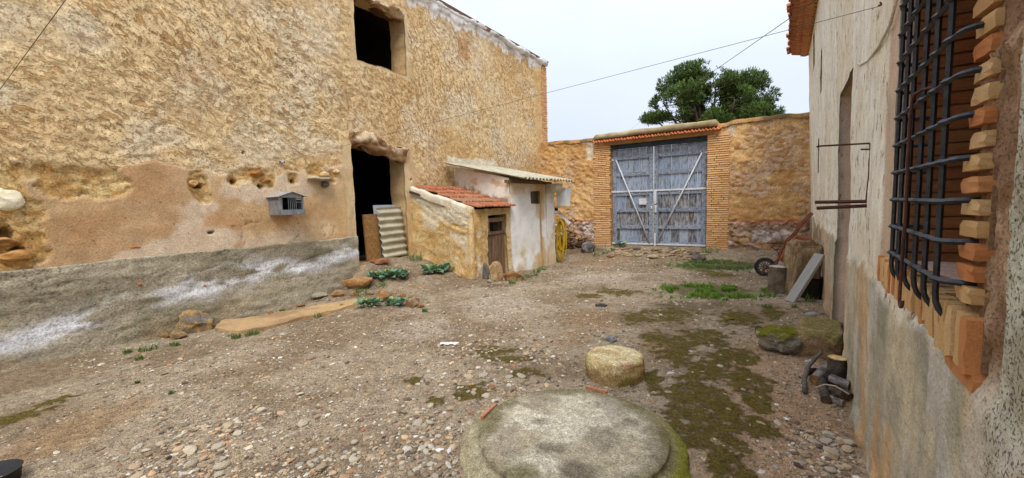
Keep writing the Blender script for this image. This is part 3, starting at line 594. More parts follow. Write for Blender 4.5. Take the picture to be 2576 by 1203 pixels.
# brick edge at the far corner
m_brick = M('old_brick', S(214, 168, 116), S(224, 184, 134), 9, [(1, 1, 1), (1.04, 1.06, 1.08), (.94, .8, .68), (1.02, .9, .78), (1.06, 1.1, 1.05), (.98, .95, .9)], 60, .3, .8, .006, .95)
BRK = [box_me('brick', 1, 1, 1, .06, k, .035) for k in range(6)]
def brick(par, c, sx, sy, sz, rz=0, mat=None, tilt=0):
    me = random.choice(BRK if mat is None else BRKM[mat.name]); o = obj('brick', me, mat or m_brick, None, c, (tilt, 0, rz), (sx, sy, sz)); kid(o, par); return o
BRKM = {}
def worn_brick(seed):
    bm = bmesh.new(); bmesh.ops.create_cube(bm, size=1); bmesh.ops.subdivide_edges(bm, edges=bm.edges[:], cuts=2, use_grid_fill=True)
    V = np.array([v.co[:] for v in bm.verts]); F = [[v.index for v in f.verts] for f in bm.faces]; bm.free()
    r = np.random.default_rng(seed); m = np.sum(np.abs(V) > .45, axis=1); V *= np.where(m == 3, .95, np.where(m == 2, .98, 1.0))[:, None]
    V += r.normal(0, .010, V.shape)+.025*np.stack([fbm(V[:, 0]*3+seed, V[:, 1]*3, V[:, 2]*3, 2, seed+q) for q in range(3)], 1)
    k = np.argmax(r.random(len(V))*(m == 3)); V[np.linalg.norm(V-V[k], axis=1) < .3] *= .95; V[:, 2] += .5
    return mkmesh('brick', V, np.array(F), False)
def brick_set(m): BRKM[m.name] = [worn_brick(k+20) for k in range(8)]
for me in BRK: me.materials.append(m_brick)
b = MB(); b.box((XB-.25, 13.765, 3.1), .46, .39, 7.2); kid(obj('corner_core', b.mesh('corner_core'), M('corner_mortar', S(206, 164, 112), S(190, 142, 92), 6, bump=.9, dist=.02)), barn)
z = 3.2; k = 0
while z < 6.55:
    off = .12 if k % 2 else 0
    for (a, e) in (((13.57, 13.70), (13.715, 13.96)) if k % 2 else ((13.57, 13.81), (13.825, 13.96))):
        brick(barn, (XB-.05+random.uniform(-.004, .008), (a+e)/2, z), .13, e-a+random.uniform(-.01, .02), .048)
    z += .064; k += 1

# ------------------------------------------------------------------ small tiled lean-to against the barn
XF = -5.35                                # front faces of lean-to and shed
lean = thing('lean_to', 'low ochre plastered lean-to with orange tile roof and plank door', 'lean-to', (XF, 7.3, 0))
LA = np.array([XB, 6.97]); LC = np.array([XF, 6.62]); LE = np.array([XF, 8.10])       # wall foot: barn, corner, shed
def face(A, B, zt0, zt1, zb=-.45, step=.03, openings=(), disp=None, col=None, depth=.2):
    """vertical wall face from A to B (plan points); top height runs zt0..zt1"""
    A = np.array(A); B = np.array(B); L = np.linalg.norm(B-A); t = (B-A)/L; nrm = np.array([t[1], -t[0]])
    marks = [q for o in openings for q in o[:2]]; mv = [q for o in openings for q in o[2:4]]
    U = lines(0, L, step, marks); Vv = lines(zb, max(zt0, zt1), step, mv)
    def pos(u, v):
        top = zt0+(zt1-zt0)*u/L; k = np.where(v > min(zt0, zt1)-.6, (top-(min(zt0, zt1)-.6))/(max(zt0, zt1)-(min(zt0, zt1)-.6)), 1); vv = np.where(v > min(zt0, zt1)-.6, (min(zt0, zt1)-.6)+(v-(min(zt0, zt1)-.6))*k, v)
        return np.stack([A[0]+t[0]*u, A[1]+t[1]*u, vv], -1)
    return wall_patch(U, Vv, [(*o[:4], depth, o[4]) for o in openings], pos, disp, col, (-nrm[0], -nrm[1], 0), 4, .012)
def lt_disp(u, v):
    a, b2 = rot2(u, v, -.35); return .010*fbm(a*3, b2*9, None, 4, 201)+.03*fbm(u*1.2, v*1.2, None, 2, 202)+.035*ss(.45, .0, v)+.008*fbm(u*14, v*14, None, 3, 203)
def lt_col(u, v, d):
    c = mixc(S(208, 168, 108), S(220, 186, 128), ss(-.4, .4, fbm(u*2.5, v*3, None, 4, 204)))
    a, b2 = rot2(u, v, -.35); c = mixc(c, S(228, 206, 160), .35*ss(.1, .5, fbm(a*3, b2*9, None, 4, 201)))
    c = mixc(c, S(222, 206, 176), .85*ss(-.1, .3, fbm(u*1.5+4, v*1.5, None, 4, 205)+.5*ss(.7, .2, v)*ss(1.1, .2, u)-.25))
    topz = 2.02+(1.52-2.02)*u/2.1
    c = mixc(c, S(218, 206, 180), .85*ss(-.30, -.22, v-topz+.05*fbm(u*6, v*6, None, 3, 206)))
    return c*(1+.12*fbm(u*9, v*9, None, 4, 207))[..., None]
V, F, C = face(LA, LC, 2.04, 1.52, disp=lt_disp, col=lt_col); m_plas2 = M_vc('rough_ochre_plaster', 40, .30, 1.0, .014, .95, pits=.4, pit_scale=20, scale2=8)
kid(obj('side_wall', mkmesh('side_wall', V, F, True, C), m_plas2), lean)
def lf_col(u, v, d):
    c = mixc(S(200, 156, 94), S(218, 180, 118), ss(-.4, .4, fbm(u*2.5, v*3, None, 4, 210)))
    c = mixc(c, S(214, 186, 136), ss(.5, .56, u)*.85)
    c = mixc(c, S(226, 212, 184), .8*ss(.1, .4, fbm(u*4+2, v*4, None, 4, 211)+.4*ss(.5, .1, v)-.3))
    return c*(1+.12*fbm(u*9, v*9, None, 4, 212))[..., None]
LD = (.60, 1.30, -.30, 1.36)
V, F, C = face(LC, LE, 1.50, 1.50, openings=[(*LD, S(196, 160, 108))], disp=lt_disp, col=lf_col, depth=.25); kid(obj('front_wall', mkmesh('front_wall', V, F, True, C), m_plas2), lean)
V, F = tube([(LC[0]-.035, LC[1]+.035, z) for z in np.linspace(-.4, 1.50, 24)], [.062+.012*float(fbm(z*3, 0., None, 3, 213)) for z in np.linspace(-.4, 1.50, 24)], 12)
cc = [mixc(S(204, 162, 102), S(224, 196, 146), ss(-.3, .4, float(fbm(v[0]*9, v[2]*4, None, 4, 214)))) for v in V]; kid(obj('corner', mkmesh('lean_corner', V, F, True, np.array(cc)), m_plas2), lean)
# mortar verge on top of the sloping side wall
V = []; F = []; n = 40
for i in range(n):
    t = i/(n-1); p = LA+(LC-LA)*t; zt = 2.06-.52*t+.012*float(fbm(t*9, 0., None, 3, 215)); wv = .10*(1+.2*float(fbm(t*7, 4., None, 3, 216)))
    for (dy, dz) in ((-.022, -.16), (-.03, -.04), (-.015, .0), (.03, .018), (.10, .012), (.13, -.06)): V.append((p[0], p[1]+dy*(1+.2*float(vn(t*20, dy*9, None, 217))), zt+dz+.01*float(vn(t*23, dz*40, None, 218))))
for i in range(n-1):
    for j in range(5): F.append([i*6+j, i*6+j+1, (i+1)*6+j+1, (i+1)*6+j])
F.append([0, 1, 2, 3, 4, 5][::-1]); F.append([(n-1)*6+j for j in range(6)])
cc = [mixc(S(222, 212, 188), S(196, 176, 140), ss(0, .6, float(fbm(v[0]*5, v[2]*9, None, 4, 219)))) for v in V]
kid(obj('verge', mkmesh('verge', V, F, True, np.array(cc)), m_plaster), lean)
# roof tiles: five courses of flat interlocking tiles, each with two ribs
m_tile = M('roof_tile', S(184, 122, 86), S(150, 98, 70), 6, [(1, 1, 1), (1.1, 1.12, 1.1), (.85, .82, .8), (1.05, .9, .8), (.72, .78, .8)], 50, .4, .7, .006, .9)
m_tile_old = M('lichened_tile', S(150, 124, 100), S(180, 116, 80), 7, [(1, 1, 1), (.85, .85, .85), (1.1, 1.05, 1.0)], 50, .4, .7, .006, .9)
def tile_me(name, w_, l_, seed):
    V = []; F = []; prof = [(0, 0), (.08, .030), (.18, .002), (.40, .0), (.5, .026), (.60, .0), (.82, .002), (.92, .030), (1, .004)]; k = len(prof)
    rr = random.Random(seed)
    for t in (0, .5, 1):
        for (u, h) in prof: V.append(((t-.5)*l_, (u-.5)*w_, h+rr.uniform(-.002, .002)))
    for t in (0, .5, 1):
        for (u, h) in prof: V.append(((t-.5)*l_, (u-.5)*w_, h-.016))
    for i in range(2):
        for j in range(k-1):
            a = i*k+j; F.append([a, a+k, a+k+1, a+1]); a += 3*k; F.append([a, a+1, a+k+1, a+k])
    for j in range(k-1): F.append([j, j+1, 3*k+j+1, 3*k+j]); a = 2*k+j; F.append([a+1, a, a+3*k, a+3*k+1])
    for i in range(2): a = i*k; F.append([a+k, a, a+3*k, a+4*k]); a = i*k+k-1; F.append([a, a+k, a+4*k, a+3*k])
    return mkmesh(name, V, F, False)
TL = [tile_me('tile', .235, .47, k) for k in range(3)]; TLo = [tile_me('tile', .235, .47, k+5) for k in range(3)]
for me in TL: me.materials.append(m_tile)
for me in TLo: me.materials.append(m_tile_old)
for r in range(5):
    t0 = (r+.5)/5; x = XB+.12+(XF+.14-XB-.12)*t0; zt = 2.08-.55*t0; y0 = 7.04-.36*t0
    ncol = 6 if r < 4 else 7
    for k in range(ncol):
        old = r in (2, 3) and random.random() < .6
        if y0+.12+k*.232 > (8.62-.5*t0): continue
        o = obj('tile', random.choice(TLo if old else TL), None, None, (x+random.uniform(-.008, .008), y0+.13+k*.232, zt+.012+random.uniform(-.006, .006)), (random.uniform(-.02, .02), math.atan2(.52, 2.1)-.055, random.uniform(-.02, .02))); kid(o, lean)
b = MB(); b.box(((XB+XF)/2-.03, 7.55, 1.70), 2.0, 1.35, .05, Matrix.Rotation(math.atan2(.52, 2.1), 4, 'Y').to_3x3()); kid(obj('roof_deck', b.mesh('roof_deck'), m_beam), lean)
# plank door
m_plank = M('grey_weathered_plank', S(140, 112, 84), S(92, 70, 52), 5, [(1, 1, 1), (1.15, 1.12, 1.1), (.85, .85, .88)], 60, .45, .8, .006, .9, stretch=(6, 6, .6))
dy0, dy1 = LC[1]+LD[0]+.03, LC[1]+LD[1]-.03; xd = XF-.06; npk = 5; pw = (dy1-dy0)/npk
for k in range(npk):
    zb_, zt_ = -.16+random.uniform(-.03, .02), .98+random.uniform(-.01, .01)
    kid(obj('door_plank', box_me('door_plank', .025, pw-.012, zt_-zb_, .003, k, .003), m_plank, None, (xd+random.uniform(-.006, .006), dy0+pw*(k+.5), zb_), (random.uniform(-.01, .01), 0, 0)), lean)
for yy in (dy0+.035, dy1-.035): kid(obj('door_stile', box_me('door_stile', .03, .07, .36, .003, 3, .002), m_plank, None, (xd+.012, yy, .93)), lean)
for zz, h in ((.92, .07), (1.20, .09)): kid(obj('door_rail', box_me('door_rail', .028, dy1-dy0, h, .003, 5, .002), m_plank, None, (xd+.022, (dy0+dy1)/2, zz)), lean)
b = MB()
for k in range(9): b.box((xd-.02, dy0+.06+k*(dy1-dy0-.12)/8, 1.09), .004, .004, .22)
for k in range(4): b.box((xd-.016, (dy0+dy1)/2, 1.02+k*.05), .004, dy1-dy0-.1, .004)
kid(obj('wire_mesh', b.mesh('wire_mesh'), M('dark_wire', S(70, 64, 58))), lean)
b = MB(); b.box((XF-.9, 7.5, .6), 1.2, 1.2, 2.0); 
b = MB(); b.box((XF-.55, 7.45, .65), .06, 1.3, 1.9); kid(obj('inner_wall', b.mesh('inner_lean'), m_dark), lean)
# ------------------------------------------------------------------ white shed with corrugated roof
shed = thing('shed', 'small whitewashed shed with corrugated cement roof and tiny dark window', 'shed', (XF, 9.2, 0))
SA = np.array([XB, 8.56]); SCn = np.array([XF, 8.10]); SE_ = np.array([XF, 10.27]); SB = np.array([XB, 10.27])
def sd_disp(u, v): return .006*fbm(u*3, v*3, None, 4, 230)+.02*ss(.35, 0, v)
def sd_col(u, v, d):
    n = fbm(u*2.2, v*2.2, None, 5, 231)
    c = mixc(S(242, 241, 236), S(234, 228, 214), ss(-.2, .5, n)); c = mixc(c, S(206, 178, 130), .75*ss(.25, .6, n*.5+ss(.7, -.1, v)*.9-.25)); c = mixc(c, S(210, 182, 138), .7*ss(1.65, 1.95, v+.2*n))
    st = ss(.07, .03, np.abs(u-1.48-.03*fbm(v*4, u*0, None, 3, 232))); c = mixc(c, S(170, 126, 72), st*.9*ss(1.95, 1.8, v)); c = mixc(c, S(198, 164, 112), .7*ss(1.15, 1.3, u)*ss(1.75, 1.6, u)*ss(-.3, .2, n))
    return c*(1+.06*fbm(u*9, v*9, None, 4, 233))[..., None]
SW = (.98, 1.46, 1.58, 1.90)
m_wash = M_vc('whitewash', 60, .10, .5, .004, .9)
V, F, C = face(SCn, SE_, 2.14, 2.14, openings=[(*SW, S(150, 124, 92))], disp=sd_disp, col=sd_col, depth=.12); kid(obj('front_wall', mkmesh('shed_front', V, F, True, C), m_wash), shed)
def ss_col(u, v, d):
    n = fbm(u*2.2, v*2.2, None, 5, 235); L = 2.13
    c = mixc(S(238, 232, 218), S(218, 194, 158), ss(-.05, .35, fbm(u*2.5, v*6, None, 4, 236)-.15))
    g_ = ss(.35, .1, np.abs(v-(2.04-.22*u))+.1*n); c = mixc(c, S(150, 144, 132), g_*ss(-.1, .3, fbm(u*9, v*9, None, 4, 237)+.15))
    return c*(1+.08*fbm(u*9, v*9, None, 4, 238))[..., None]
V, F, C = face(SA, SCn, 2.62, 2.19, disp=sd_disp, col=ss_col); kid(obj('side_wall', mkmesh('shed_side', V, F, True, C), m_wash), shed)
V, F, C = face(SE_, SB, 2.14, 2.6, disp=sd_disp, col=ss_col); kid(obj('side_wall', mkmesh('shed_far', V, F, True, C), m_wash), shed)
# corrugated sheet, ridges running down the slope
m_asb = M('weathered_fibre_cement', S(194, 187, 160), S(162, 154, 130), 4, None, 70, .3, .6, .004, .95)
def corrug(name, nrm_len, cor_len, pitch=.105, amp=.022, th=.008, seg=8, nl=8):
    """sheet in the xy plane: x along the ridges, y across them"""
    ny2 = int(cor_len/pitch*seg)+1; yy = np.linspace(0, cor_len, ny2); xx = np.linspace(0, nrm_len, nl); h = amp*np.sin(yy/pitch*2*math.pi)
    V = [(x, y, hh+th/2) for x in xx for y, hh in zip(yy, h)]+[(x, y, hh-th/2) for x in xx for y, hh in zip(yy, h)]; F = []; o = nl*ny2
    for i in range(nl-1):
        for j in range(ny2-1): a = i*ny2+j; F.append([a, a+ny2, a+ny2+1, a+1]); F.append([o+a, o+a+1, o+a+ny2+1, o+a+ny2])
    for j in range(ny2-1): a = j; F.append([a, a+1, o+a+1, o+a]); a = (nl-1)*ny2+j; F.append([a+1, a, o+a, o+a+1])
    for i in range(nl-1): a = i*ny2; F.append([a+ny2, a, o+a, o+a+ny2]); a = i*ny2+ny2-1; F.append([a, a+ny2, o+a+ny2, o+a])
    return mkmesh(name, V, F, True)
pA = np.array([XB+.06, 8.42, 2.69]); pB = np.array([XF+.46, 7.86, 2.15])
ln = math.hypot(pB[0]-pA[0], pB[2]-pA[2]); th = math.atan2(pA[2]-pB[2], pB[0]-pA[0])
for k, off in enumerate((0, 1.28)):
    o = obj('roof_sheet', corrug('roof_sheet', ln, 1.36, .17, .028), m_asb, None, (pA[0], 8.05+off, pA[2]+.02+k*.012), (0, th, -.0)); kid(o, shed)
b = MB(); b.box((XF-.02, 9.1, 2.12), .1, 2.2, .07); kid(obj('roof_beam', b.mesh('shed_beam'), m_plank), shed)
wc = (SW[0]+SW[1])/2+SCn[1]
b = MB()
for (yy, zz, sy, sz) in ((SW[0]+.02+8.10, 1.74, .035, .32), (SW[1]-.02+8.10, 1.74, .035, .32), (wc, 1.60, .46, .03), (wc, 1.885, .46, .03)): b.box((XF-.07, yy, zz), .03, sy, sz)
kid(obj('window_frame', b.mesh('window_frame'), M('window_wood', S(110, 96, 70), S(84, 72, 54), 9)), shed)
mg, tg, bg_ = _new('dusty_glass'); bg_.inputs['Base Color'].default_value = (*S(78, 72, 56), 1); bg_.inputs['Roughness'].default_value = .35
b = MB(); b.box((XF-.09, wc, 1.74), .006, .43, .28); kid(obj('window_pane', b.mesh('window_pane'), mg), shed)
# white pillar strip at the far front corner and the rounded beam end on it
Vq, Fq, Cq = face((XF+.03, 9.86), (XF+.03, 10.30), 1.90, 1.90, disp=sd_disp, col=lambda u, v, d: mixc(np.array(S(234, 232, 226))+0*d[..., None], S(206, 176, 126), .8*ss(.75, .1, v+.2*fbm(u*4, v*4, None, 4, 240))))
kid(obj('pillar', mkmesh('pillar', Vq, Fq, True, Cq), m_wash), shed)
b = MB(); b.box((XF+.012, 10.08, .75), .03, .43, 2.2); b.box((XF-.1, 10.31, .75), .26, .03, 2.3); kid(obj('pillar_core', b.mesh('pillar_core'), M('limewash', S(226, 222, 210), S(206, 190, 160), 3)), shed)
V = []; F = []; n = 9
prof = [(-.25, 2.10), (.32, 2.10), (.33, 1.98)]+[(.33-.16+.16*math.cos(a), 1.98-.12*math.sin(a)) for a in np.linspace(.2, math.pi/2, 5)]+[(-.25, 1.86)]
for yy in (9.84, 10.26):
    for (dx, zz) in prof: V.append((XF+dx, yy, zz))
k = len(prof); F = [[j, (j+1) % k, k+(j+1) % k, k+j] for j in range(k)]+[list(range(k))[::-1], [k+j for j in range(k)]]
kid(obj('beam_end', mkmesh('beam_end', V, F, False), M('grey_limewash', S(214, 206, 190), S(190, 172, 138), 4)), shed)
# things on the shed's far side: white tub under the eave, little shelf, batten and hose coil
m_white = M('white_paint', S(224, 226, 228), S(206, 206, 204), 5, None, 60, .12)
cg = on(1, 10.55, 1412, 470)
def frustum(w0, d0, w1, d1, h, th=.01):
    V = [(sx*w/2, sy*d/2, z) for (w, d, z) in ((w0, d0, 0), (w1, d1, h), (w1-2*th, d1-2*th, h), (w0-2*th, d0-2*th, th)) for (sx, sy) in ((-1, -1), (1, -1), (1, 1), (-1, 1))]
    F = [[3, 2, 1, 0]]+[[r*4+j, r*4+(j+1) % 4, (r+1)*4+(j+1) % 4, (r+1)*4+j] for r in range(3) for j in range(4)]+[[12, 13, 14, 15]]
    return V, F
o = tag(obj('planter_tub', mkmesh('planter_tub', *frustum(.26, .3, .30, .36, .50), False), m_white, None, (XF+.20, 10.56, 1.49)), 'white square tub standing on small shelf at shed corner', 'tub')
sh = thing('shelf', 'short wooden shelf board fixed on the far side of the shed', 'shelf', (XF+.25, 10.5, 1.46))
b = MB(); b.box((XF+.16, 10.56, 1.465), .62, .42, .05); kid(obj('board', b.mesh('board'), M('raw_board', S(206, 172, 112), S(184, 148, 92), 5)), sh)
b = MB(); b.box((XF-.02, 10.45, 1.36), .04, .3, .16); kid(obj('bracket', b.mesh('bracket'), m_dark), sh)
R_ = Matrix.Rotation(.75, 4, 'Y').to_3x3(); b = MB(); b.box((XF+.20, 10.55, 1.16), .52, .05, .06, R_)
b.box((XF+.06, 10.44, 1.33), .06, .25, .06); tag(obj('batten', b.mesh('batten'), m_white), 'white batten slanting out from the shed corner above the hose', 'batten')
V = []; F = []; mb = MB(); rr = random.Random(5)
hc = np.array([XF+.12, 10.52, 1.10])
pts = []
for k in range(9):
    wd = rr.uniform(.06, .12); hh = rr.uniform(.40, .60); cx = rr.uniform(-.03, .03); cyy = rr.uniform(-.08, .08)
    for q in range(22):
        a = 2*math.pi*q/22; pts.append(hc+np.array([cx+wd*math.sin(a), cyy+.05*math.sin(a+k), -hh+hh*math.cos(a)]))
mb.add(*tube(pts, .014, 6)); tag(obj('hose', mb.mesh('hose', True), M('yellow_hose', S(206, 172, 36), S(180, 146, 30), 5, rough=.5)), 'coiled yellow garden hose hanging at the shed corner', 'hose')

# ------------------------------------------------------------------ boundary wall with gateway
bw = thing('boundary_wall', 'ochre rubble stone wall with brick gate piers across the back of the yard', 'wall', (-3.3, YB, 0))
GX0, GX1, GZ1 = -4.80, -1.85, 3.44
def bt(x):       # uneven top line
    return np.interp(x, [-7.6, -6.6, -5.6, -5.3, -1.5, -1.2, .8], [3.80, 3.76, 3.74, 3.70, 3.72, 3.78, 3.74])+.03*fbm(x*2.2, x*0, None, 4, 250)
def bw_base(x, z):
    n = fbm(x*1.2, z*1.2, None, 4, 251); a, b2 = rot2(x, z, -.5)
    f1, f2, ic = worley(x*5.2+.35*fbm(x*4, z*4, None, 2, 252), z*8.5+.35*fbm(x*4+9, z*4, None, 2, 253), 254)
    return n, a, b2, f1, f2, ic
def bw_low(x, z): return ss(.98, .88, z+.02*fbm(x*3, z*3, None, 3, 255))
def bw_disp(x, z):
    n, a, b2, f1, f2, ic = bw_base(x, z); low = bw_low(x, z)
    j = ss(.02, .22, f2-f1); expo = ss(-.25, .35, fbm(x*1.6+3, z*1.6, None, 4, 256)+.2)
    h = .02*fbm(a*4, b2*11, None, 4, 257)+.012*fbm(x*13, z*13, None, 3, 258)+expo*(.020*j*(.5+ic)-.012)
    lowr = .05*j*(.3+ic)-.035+.03*fbm(x*5, z*9, None, 4, 259)-.05*ss(.15, .5, fbm(x*2.2, z*4, None, 3, 260))
    pier = ss(.06, -.02, np.minimum(np.abs(x-(-5.08))-.28, np.abs(x-(-1.56))-.29))*ss(3.55, 3.45, z)
    d = h*(1-low)+lowr*low
    return d*(1-pier)-.02*pier+.04*vn(x*.5, z*.5, None, 261)*(1-pier)
def bw_col(x, z, d):
    n, a, b2, f1, f2, ic = bw_base(x, z); low = bw_low(x, z)
    c = mixc(S(198, 152, 96), S(218, 178, 122), ss(-.4, .4, fbm(x*2, z*2, None, 5, 262)))
    pk = ss(.05, .45, fbm(x*1.6+3, z*1.6, None, 4, 256)-.05+.2*ss(-.6, .6, x+.6)*ss(2.6, 2.0, z)*ss(1.4, 1.9, z)); st = mixc(S(206, 184, 160), S(190, 150, 116), ic); c = mixc(c, st, .8*pk*ss(.04, .2, f2-f1))
    c = mixc(c, S(122, 78, 42), .75*ss(.05, .0, f2-f1)*ss(-.3, .3, fbm(x*1.6+3, z*1.6, None, 4, 256)))
    lc = mixc(S(158, 126, 98), S(190, 158, 132), ss(-.3, .4, fbm(x*3, z*4, None, 4, 263))); lc = mixc(lc, S(222, 210, 202), .85*ss(.1, .5, fbm(x*2.3, z*3.5, None, 4, 264)+.25*ss(.2, .5, z)-.1)); lc = mixc(lc, S(96, 72, 52), .8*ss(.06, 0, f2-f1)); lc = mixc(lc, S(168, 134, 100), ss(.22, .1, z)*.8)
    c = mixc(c, lc, low); c = mixc(c, S(190, 112, 66), .8*ss(.05, .02, np.abs(z-.93+.015*n)))
    wh = ss(.16, .06, np.abs(x+1.25)+.06*n)*ss(3.25, 3.4, z)+ss(.12, .05, np.abs(x+5.5)+.06*n)*ss(2.95, 3.1, z); c = mixc(c, S(216, 204, 186), np.clip(wh, 0, 1)*.85)
    c = mixc(c, S(120, 100, 70), .5*ss(.25, .02, bt(x)-z+.1*n))
    pier = ss(.06, -.02, np.minimum(np.abs(x-(-5.08))-.28, np.abs(x-(-1.56))-.29))*ss(3.55, 3.45, z); c = mixc(c, S(214, 172, 120), pier*.9)
    return c*(1+.14*fbm(x*8, z*8, None, 4, 265))[..., None]
m_rubble = M_vc('earth_mortared_rubble', 30, .3, .9, .012, .95, pits=.3, pit_scale=18)
U = lines(XB+.0, .75, .032, (GX0, GX1)); Vv = lines(-.4, 3.85, .032, (.02, GZ1))
V, F, C = wall_patch(U, Vv, [(GX0, GX1, .02, GZ1, .5, S(196, 146, 94))], lambda u, v: np.stack([u, np.full(u.shape, YB), np.minimum(v, bt(u)-.0)], -1), bw_disp, bw_col, (0, 1, 0), warp=.01)
kid(obj('wall', mkmesh('boundary', V, F, True, C), m_rubble), bw)
n = 120; V = []; F = []
for i, x in enumerate(np.linspace(XB, .75, n)):
    zt = float(bt(x)); 
    for (dy, dz) in ((-.02, -.10), (-.01, .0), (.15, .035), (.35, .03), (.5, -.02), (.52, -3.9)): V.append((x, YB+dy, zt+dz+.012*float(vn(x*8, dy*5, None, 270))))
for i in range(n-1):
    for j in range(5): F.append([i*6+j, (i+1)*6+j, (i+1)*6+j+1, i*6+j+1])
cut = [f for f in F if not (f[0] % 6 == 4 and GX0 < V[f[0]][0] < GX1)]
cc = [np.array(mixc(S(176, 134, 84), S(120, 100, 70), ss(-.2, .5, float(fbm(v[0]*3, v[1]*5, None, 4, 271))))) for v in V]
kid(obj('wall_top', mkmesh('wall_top', V, cut, True, np.array(cc)), m_rubble), bw)
# brick piers
for (x0, x1) in ((-5.36, GX0), (GX1, -1.27)):
    z = .03; k = 0
    while z < 3.42:
        wl = x1-x0; parts = [.25, wl-.25] if k % 2 else [wl-.25, .25]
        if wl > .55 and random.random() < .5: parts = [.13, .26, wl-.39][:: (1 if k % 2 else -1)]
        xx = x0+random.uniform(-.03, .03)*(1 if x0 < -5 else 0)
        for q, pl_ in enumerate(parts):
            jl = random.uniform(-.02, .05) if ((x0 < -5 and q == 0) or (x0 > -5 and q == len(parts)-1)) else 0
            cx = xx+pl_/2; o = brick(bw, (cx, YB+.035+random.uniform(-.008, .006), z), pl_-.012+jl, .13, .046, random.uniform(-.02, .02)); xx += pl_
        z += .063; k += 1
# gateway lintel, tile drip course and mortar cap
V = []; F = []; n = 60
for i in range(n):
    x = -5.30+(-1.58+5.30)*i/(n-1); e = 1 if 0 < i < n-1 else .7
    for j in range(9):
        t = math.pi*(j/8); zz = 3.66+.19*math.sin(t)**.5*e*(1+.12*float(vn(x*3, j*.6, None, 280))); yy = YB+.19-.36*np.sign(math.cos(t))*abs(math.cos(t))**.7*(1+.08*float(vn(x*4, j, None, 281)))
        V.append((x, yy-.02, zz))
for i in range(n-1):
    for j in range(8): F.append([i*9+j, (i+1)*9+j, (i+1)*9+j+1, i*9+j+1])
    F.append([i*9, i*9+8, (i+1)*9+8, (i+1)*9])
F.append(list(range(9))); F.append([(n-1)*9+j for j in range(9)][::-1])
cc = []
for v in V:
    f = float(fbm(v[0]*3, v[1]*6, v[2]*6, 4, 282)); c = mixc(S(150, 134, 102), S(178, 164, 130), ss(-.3, .4, f)); c = mixc(c, S(180, 158, 60), .75*ss(3.81, 3.85, v[2]+.03*f)); cc.append(c)
kid(obj('gate_cap', mkmesh('gate_cap', V, F, True, np.array(cc)), m_plaster), bw)
m_dtile = M('drip_tile', S(226, 124, 80), S(206, 150, 100), 5, [(1, 1, 1), (1.05, 1.05, 1.05), (.9, .85, .8), (1.0, 1.1, 1.1)], 40, .25, .5, .004, .9)
DT = tile_me('drip_tile', .2, .36, 3); DT.materials.append(m_dtile)
for k in range(20):
    x = -5.28+k*(3.74/19.5)+.06
    o = obj('drip_tile', DT, None, None, (x, YB-.05, 3.60+random.uniform(-.006, .006)), (0, .28+0, math.pi/2*-1), (1, 1, 1.6)); kid(o, bw)
b = MB(); b.box(((GX0+GX1)/2, YB+.12, GZ1+.075), GX1-GX0+.3, .28, .16); kid(obj('gate_lintel', b.mesh('gate_lintel'), M('lintel_render', S(190, 150, 100), S(166, 128, 82), 5)), bw)
b = MB(); b.box(((GX0+GX1)/2, YB+.16, 3.36), GX1-GX0-.02, .1, .15); kid(obj('gate_transom', b.mesh('gate_transom'), M('dark_blue_board', S(62, 72, 84), S(48, 54, 62), 5)), bw)
# protruding stones set in the wall
STN = [rock_mesh('stone', 300+k, 2, .16, 5, .8, None) for k in range(8)]
m_stone = M('wall_stone', S(206, 166, 116), S(190, 148, 100), 9, [(1, 1, 1), (1.1, 1.12, 1.15), (.88, .85, .82), (1.02, 1.1, 1.22), (.95, .8, .7)], 40, .35, .8, .01, .95)
for me in STN: me.materials.append(m_stone)
kst = 0
while kst < 150:
    x = random.uniform(-7.2, .5); z = random.uniform(.1, 3.5)
    if -5.45 < x < -1.15: continue
    if fbm(x*1.6+3, z*1.6, None, 4, 256) < (-.05 if z > .9 else -.6): continue
    s = random.uniform(.04, .09)*(1.2 if z < .9 else 1)
    o = obj('stone', random.choice(STN), None, None, (x, YB+.02, z), (math.pi/2, random.uniform(0, 6.28), 0), (s*random.uniform(1, 1.7), s, s*.30)); kid(o, bw); kst += 1
# ------------------------------------------------------------------ the double gate
m_gate = M('flaking_blue_paint', S(96, 94, 94), S(152, 164, 180), 4, [(1, 1, 1), (1.12, 1.1, 1.08), (.86, .88, .92), (1.02, 1.04, 1.06)], 35, .45, .6, .005, .85, stretch=(5, 5, 1.1), lo=.30, hi=.52)
m_gate_low = M('worn_blue_paint', S(88, 78, 70), S(156, 160, 168), 4, [(1, 1, 1), (1.12, 1.1, 1.08), (.86, .88, .92)], 35, .5, .6, .005, .85, stretch=(5, 5, 1.1), lo=.40, hi=.62)
m_gframe = M('worn_blue_frame', S(88, 86, 86), S(140, 150, 164), 5, [(1, 1, 1), (.9, .92, .95), (1.08, 1.06, 1.05)], 40, .4, .6, .005, .85, stretch=(3, 3, 3), lo=.32, hi=.55)
m_strap = M('white_iron', S(216, 218, 222), S(188, 190, 192), 6, None, 40, .2, .3, .003, .6)
GY = YB+.20
